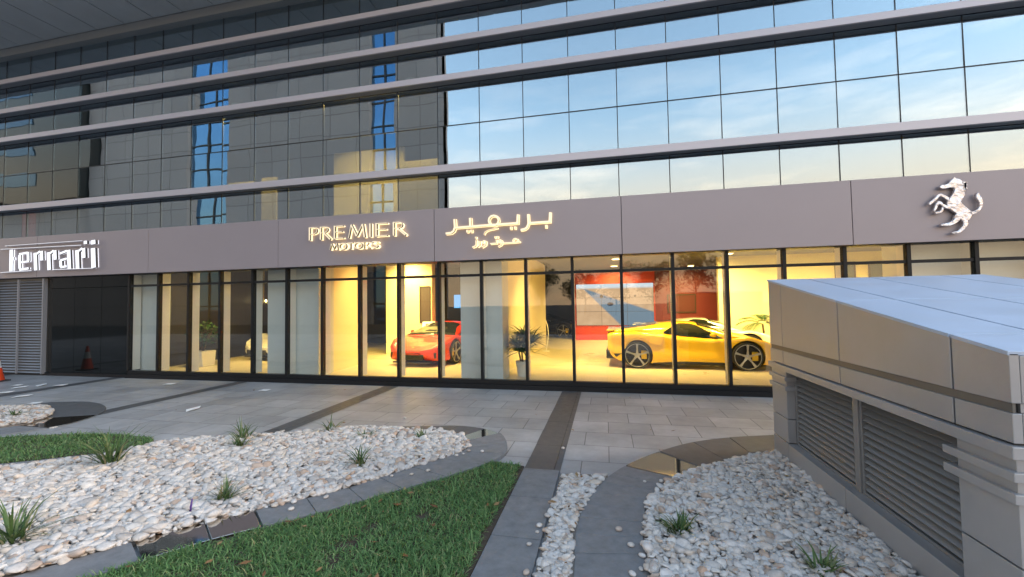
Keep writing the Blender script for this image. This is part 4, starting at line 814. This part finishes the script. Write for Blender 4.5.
# ------------------------------------------------------------------ traffic cone
t = thing('traffic_cone', 'orange traffic cone with white bands at the left edge by the shutter', 'traffic cone', (-15.9,7.97,0))
MB().box(-.19,.19,-.19,.19,.0,.035).build('base', 'cone_base', t, bevel=.01); MB().lathe([(.15,.036),(.09,.36)], 24).build('cone_body', 'cone_orange', t, smooth=False)
MB().lathe([(.0895,.361),(.058,.56)], 24).build('white_band', 'cone_white', t); MB().lathe([(.0575,.561),(.03,.74),(.02,.75)], 24).build('cone_tip', 'cone_orange', t)

# ------------------------------------------------------------------ what the glass mirrors: tower and trees behind the camera
tw = thing('office_tower', 'grey stone office tower with blue glass strips mirrored in the upper glazing', 'building', (-38,-20,0))
gx = [(-60.5,-45.9),(-40.9,-23.0),(-20.2,-15.2)]
for a, b in gx: o = MB().poly([(a+38,0),(a+38,-14),(b+38-(7.5 if b > -16 else 0),-14),(b+38,0)], 0, 44).build('stone_wall', 'tower_stone', tw)
for a, b in ((-45.9,-40.9),(-23.0,-20.2)):
    f = MB().box(a+38, b+38, -13.5, -.5, 0, 43.4).build('glass_strip', 'tower_glass', tw); m = MB(); m.box((a+b)/2+38-.08,(a+b)/2+38+.08,-.52,-.40,0,43)
    for z in np.arange(2.0, 43, 2.6): m.box(a+38.01,(a+b)/2+38-.09,-.49,-.42,z,z+.16); m.box((a+b)/2+38+.09,b+38-.01,-.49,-.42,z,z+.16)
    m.build('strip_mullions', 'tower_mullion', f)
MB().poly([(-22.6,.1),(-22.6,-14.1),(15.2,-14.1),(22.9,.1)], 44.01, 44.6).build('roof', 'roof_grey', tw)
t2 = thing('dark_tower', 'dark glazed block with blue bands mirrored at the left of the facade', 'building', (-70,-19,0))
MB().box(-14,9.3,-12,0,15.4,46).build('glazed_block', 'tower_dark', t2); MB().box(-14,9.3,-11.5,-1.5,0,15.39).build('stone_base', 'tower_stone', t2)
for z in (17.5,21.3,25,28.6,32): MB().box(-13.5,1.2,.005,.06,z,z+1.5).build('glass_band', 'band_glass', t2)
def tree(x, y, h, wdt, seed, label):
    rg = np.random.default_rng(seed); t = thing('roadside_tree', label, 'tree', (x,y,-.012), 0, 'trees mirrored in the transom glass')
    mb = MB(); mb.tube([(0,0,0),(.1,0,h*.3),(.0,.1,h*.55)], [.16,.12,.07])
    for q in range(7):
        a = q*.9+seed; mb.tube([(.05,.05,h*(.33+.03*q)),(math.cos(a)*wdt*.3,math.sin(a)*wdt*.3,h*(.52+.04*q))], [.06,.02])
    mb.build('trunk', 'bark', t, smooth=True); C = []
    for q in range(16): a = rg.uniform(0,6.28); r = wdt*.5*rg.uniform(.1,.9); C.append((math.cos(a)*r, math.sin(a)*r, h*rg.uniform(.48,.92), wdt*rg.uniform(.10,.22)))
    V = []; n = 2600
    for i in range(n):
        c = C[rg.integers(len(C))]; d = rg.normal(size=3); d /= np.linalg.norm(d); p = np.array(c[:3])+d*c[3]*rg.uniform(.5,1.05); a = rg.normal(size=3); a /= np.linalg.norm(a); b = np.cross(a, rg.normal(size=3)); b /= np.linalg.norm(b); s = rg.uniform(.10,.22); V += [p-a*s, p+b*s*.5, p+a*s, p-b*s*.5]
    fast_mesh('crown', V, np.arange(4*n).reshape(-1,4), 'tree_leaf', t)
for i, (x, y, h, wd) in enumerate(((-9,-42,7.2,7),(-3,-46,6.6,6),(1.5,-44,6.2,6),(6,-40,7.0,7),(11,-38,9.0,8))):
    tree(x, y, h, wd, 31+i, 'green roadside tree behind the camera mirrored faintly in the glass')

# ------------------------------------------------------------------ light
SUN_EL, SUN_AZ = R(19), math.atan2(.98,.20)       # azimuth measured from +Y towards +X
sd = Vector((math.sin(SUN_AZ)*math.cos(SUN_EL), math.cos(SUN_AZ)*math.cos(SUN_EL), math.sin(SUN_EL)))
sl = bpy.data.lights.new('sun', 'SUN'); sl.energy = .55; sl.angle = R(14); sl.color = (1,.90,.80); so = bpy.data.objects.new('sun', sl); col.objects.link(so); so.rotation_euler = sd.to_track_quat('Z','Y').to_euler(); so.location = (20,-20,30)
w = bpy.data.worlds.new('World'); sc.world = w; w.use_nodes = True; nt = w.node_tree; N = nt.nodes.new; L = nt.links.new
bg = nt.nodes['Background']; sky = N('ShaderNodeTexSky'); sky.sky_type = 'NISHITA'; sky.sun_disc = False; sky.sun_elevation = SUN_EL; sky.sun_rotation = SUN_AZ; sky.air_density = 1.3; sky.dust_density = .35; sky.ozone_density = 1.6
tc = N('ShaderNodeTexCoord'); mp = N('ShaderNodeMapping'); mp.inputs['Scale'].default_value = (1,1,5); no = N('ShaderNodeTexNoise'); no.inputs['Scale'].default_value = 3.2; no.inputs['Detail'].default_value = 7; no.inputs['Roughness'].default_value = .6
L(tc.outputs['Generated'], mp.inputs[0]); L(mp.outputs[0], no.inputs['Vector'])
r1 = N('ShaderNodeMapRange'); r1.inputs[1].default_value = .50; r1.inputs[2].default_value = .66; L(no.outputs['Fac'], r1.inputs[0])
sp = N('ShaderNodeSeparateXYZ'); L(tc.outputs['Generated'], sp.inputs[0]); r2 = N('ShaderNodeMapRange'); r2.inputs[1].default_value = .40; r2.inputs[2].default_value = .12; r2.inputs[1].default_value = .55; L(sp.outputs[2], r2.inputs[0])
mu = N('ShaderNodeMath'); mu.operation = 'MULTIPLY'; L(r1.outputs[0], mu.inputs[0]); L(r2.outputs[0], mu.inputs[1]); m3 = N('ShaderNodeMath'); m3.operation = 'MULTIPLY'; m3.inputs[1].default_value = .95; L(mu.outputs[0], m3.inputs[0])
mx_ = N('ShaderNodeMix'); mx_.data_type = 'RGBA'; L(m3.outputs[0], mx_.inputs[0]); L(sky.outputs[0], mx_.inputs[6])
m4 = N('ShaderNodeMix'); m4.data_type = 'RGBA'; m4.blend_type = 'MULTIPLY'; m4.inputs[0].default_value = 1; L(sky.outputs[0], m4.inputs[6]); m4.inputs[7].default_value = (2.3,1.6,1.25,1); L(m4.outputs[2], mx_.inputs[7])
hz = N('ShaderNodeMapRange'); hz.interpolation_type = 'SMOOTHSTEP'; hz.inputs[1].default_value = .43; hz.inputs[2].default_value = .12; hz.inputs[4].default_value = .9; L(sp.outputs[2], hz.inputs[0])
mh = N('ShaderNodeMix'); mh.data_type = 'RGBA'; mh.blend_type = 'MIX'; L(hz.outputs[0], mh.inputs[0]); L(mx_.outputs[2], mh.inputs[6]); mh.inputs[7].default_value = (3.1,2.45,1.75,1)
wb = N('ShaderNodeMix'); wb.data_type = 'RGBA'; wb.blend_type = 'MULTIPLY'; wb.inputs[0].default_value = 1; L(mh.outputs[2], wb.inputs[6]); wb.inputs[7].default_value = (1.14,1.0,.88,1)
L(wb.outputs[2], bg.inputs[0]); bg.inputs[1].default_value = .15

# ------------------------------------------------------------------ render settings
sc.render.engine = 'CYCLES'; c = sc.cycles; c.use_denoising = True; c.max_bounces = 10; c.transparent_max_bounces = 20; c.glossy_bounces = 5; c.diffuse_bounces = 4; c.caustics_reflective = False; c.caustics_refractive = False; c.sample_clamp_indirect = 6
vs_ = sc.view_settings; vs_.view_transform = 'Standard'; vs_.look = 'None'; vs_.exposure = 2.1; vs_.gamma = 1; vs_.use_curve_mapping = False
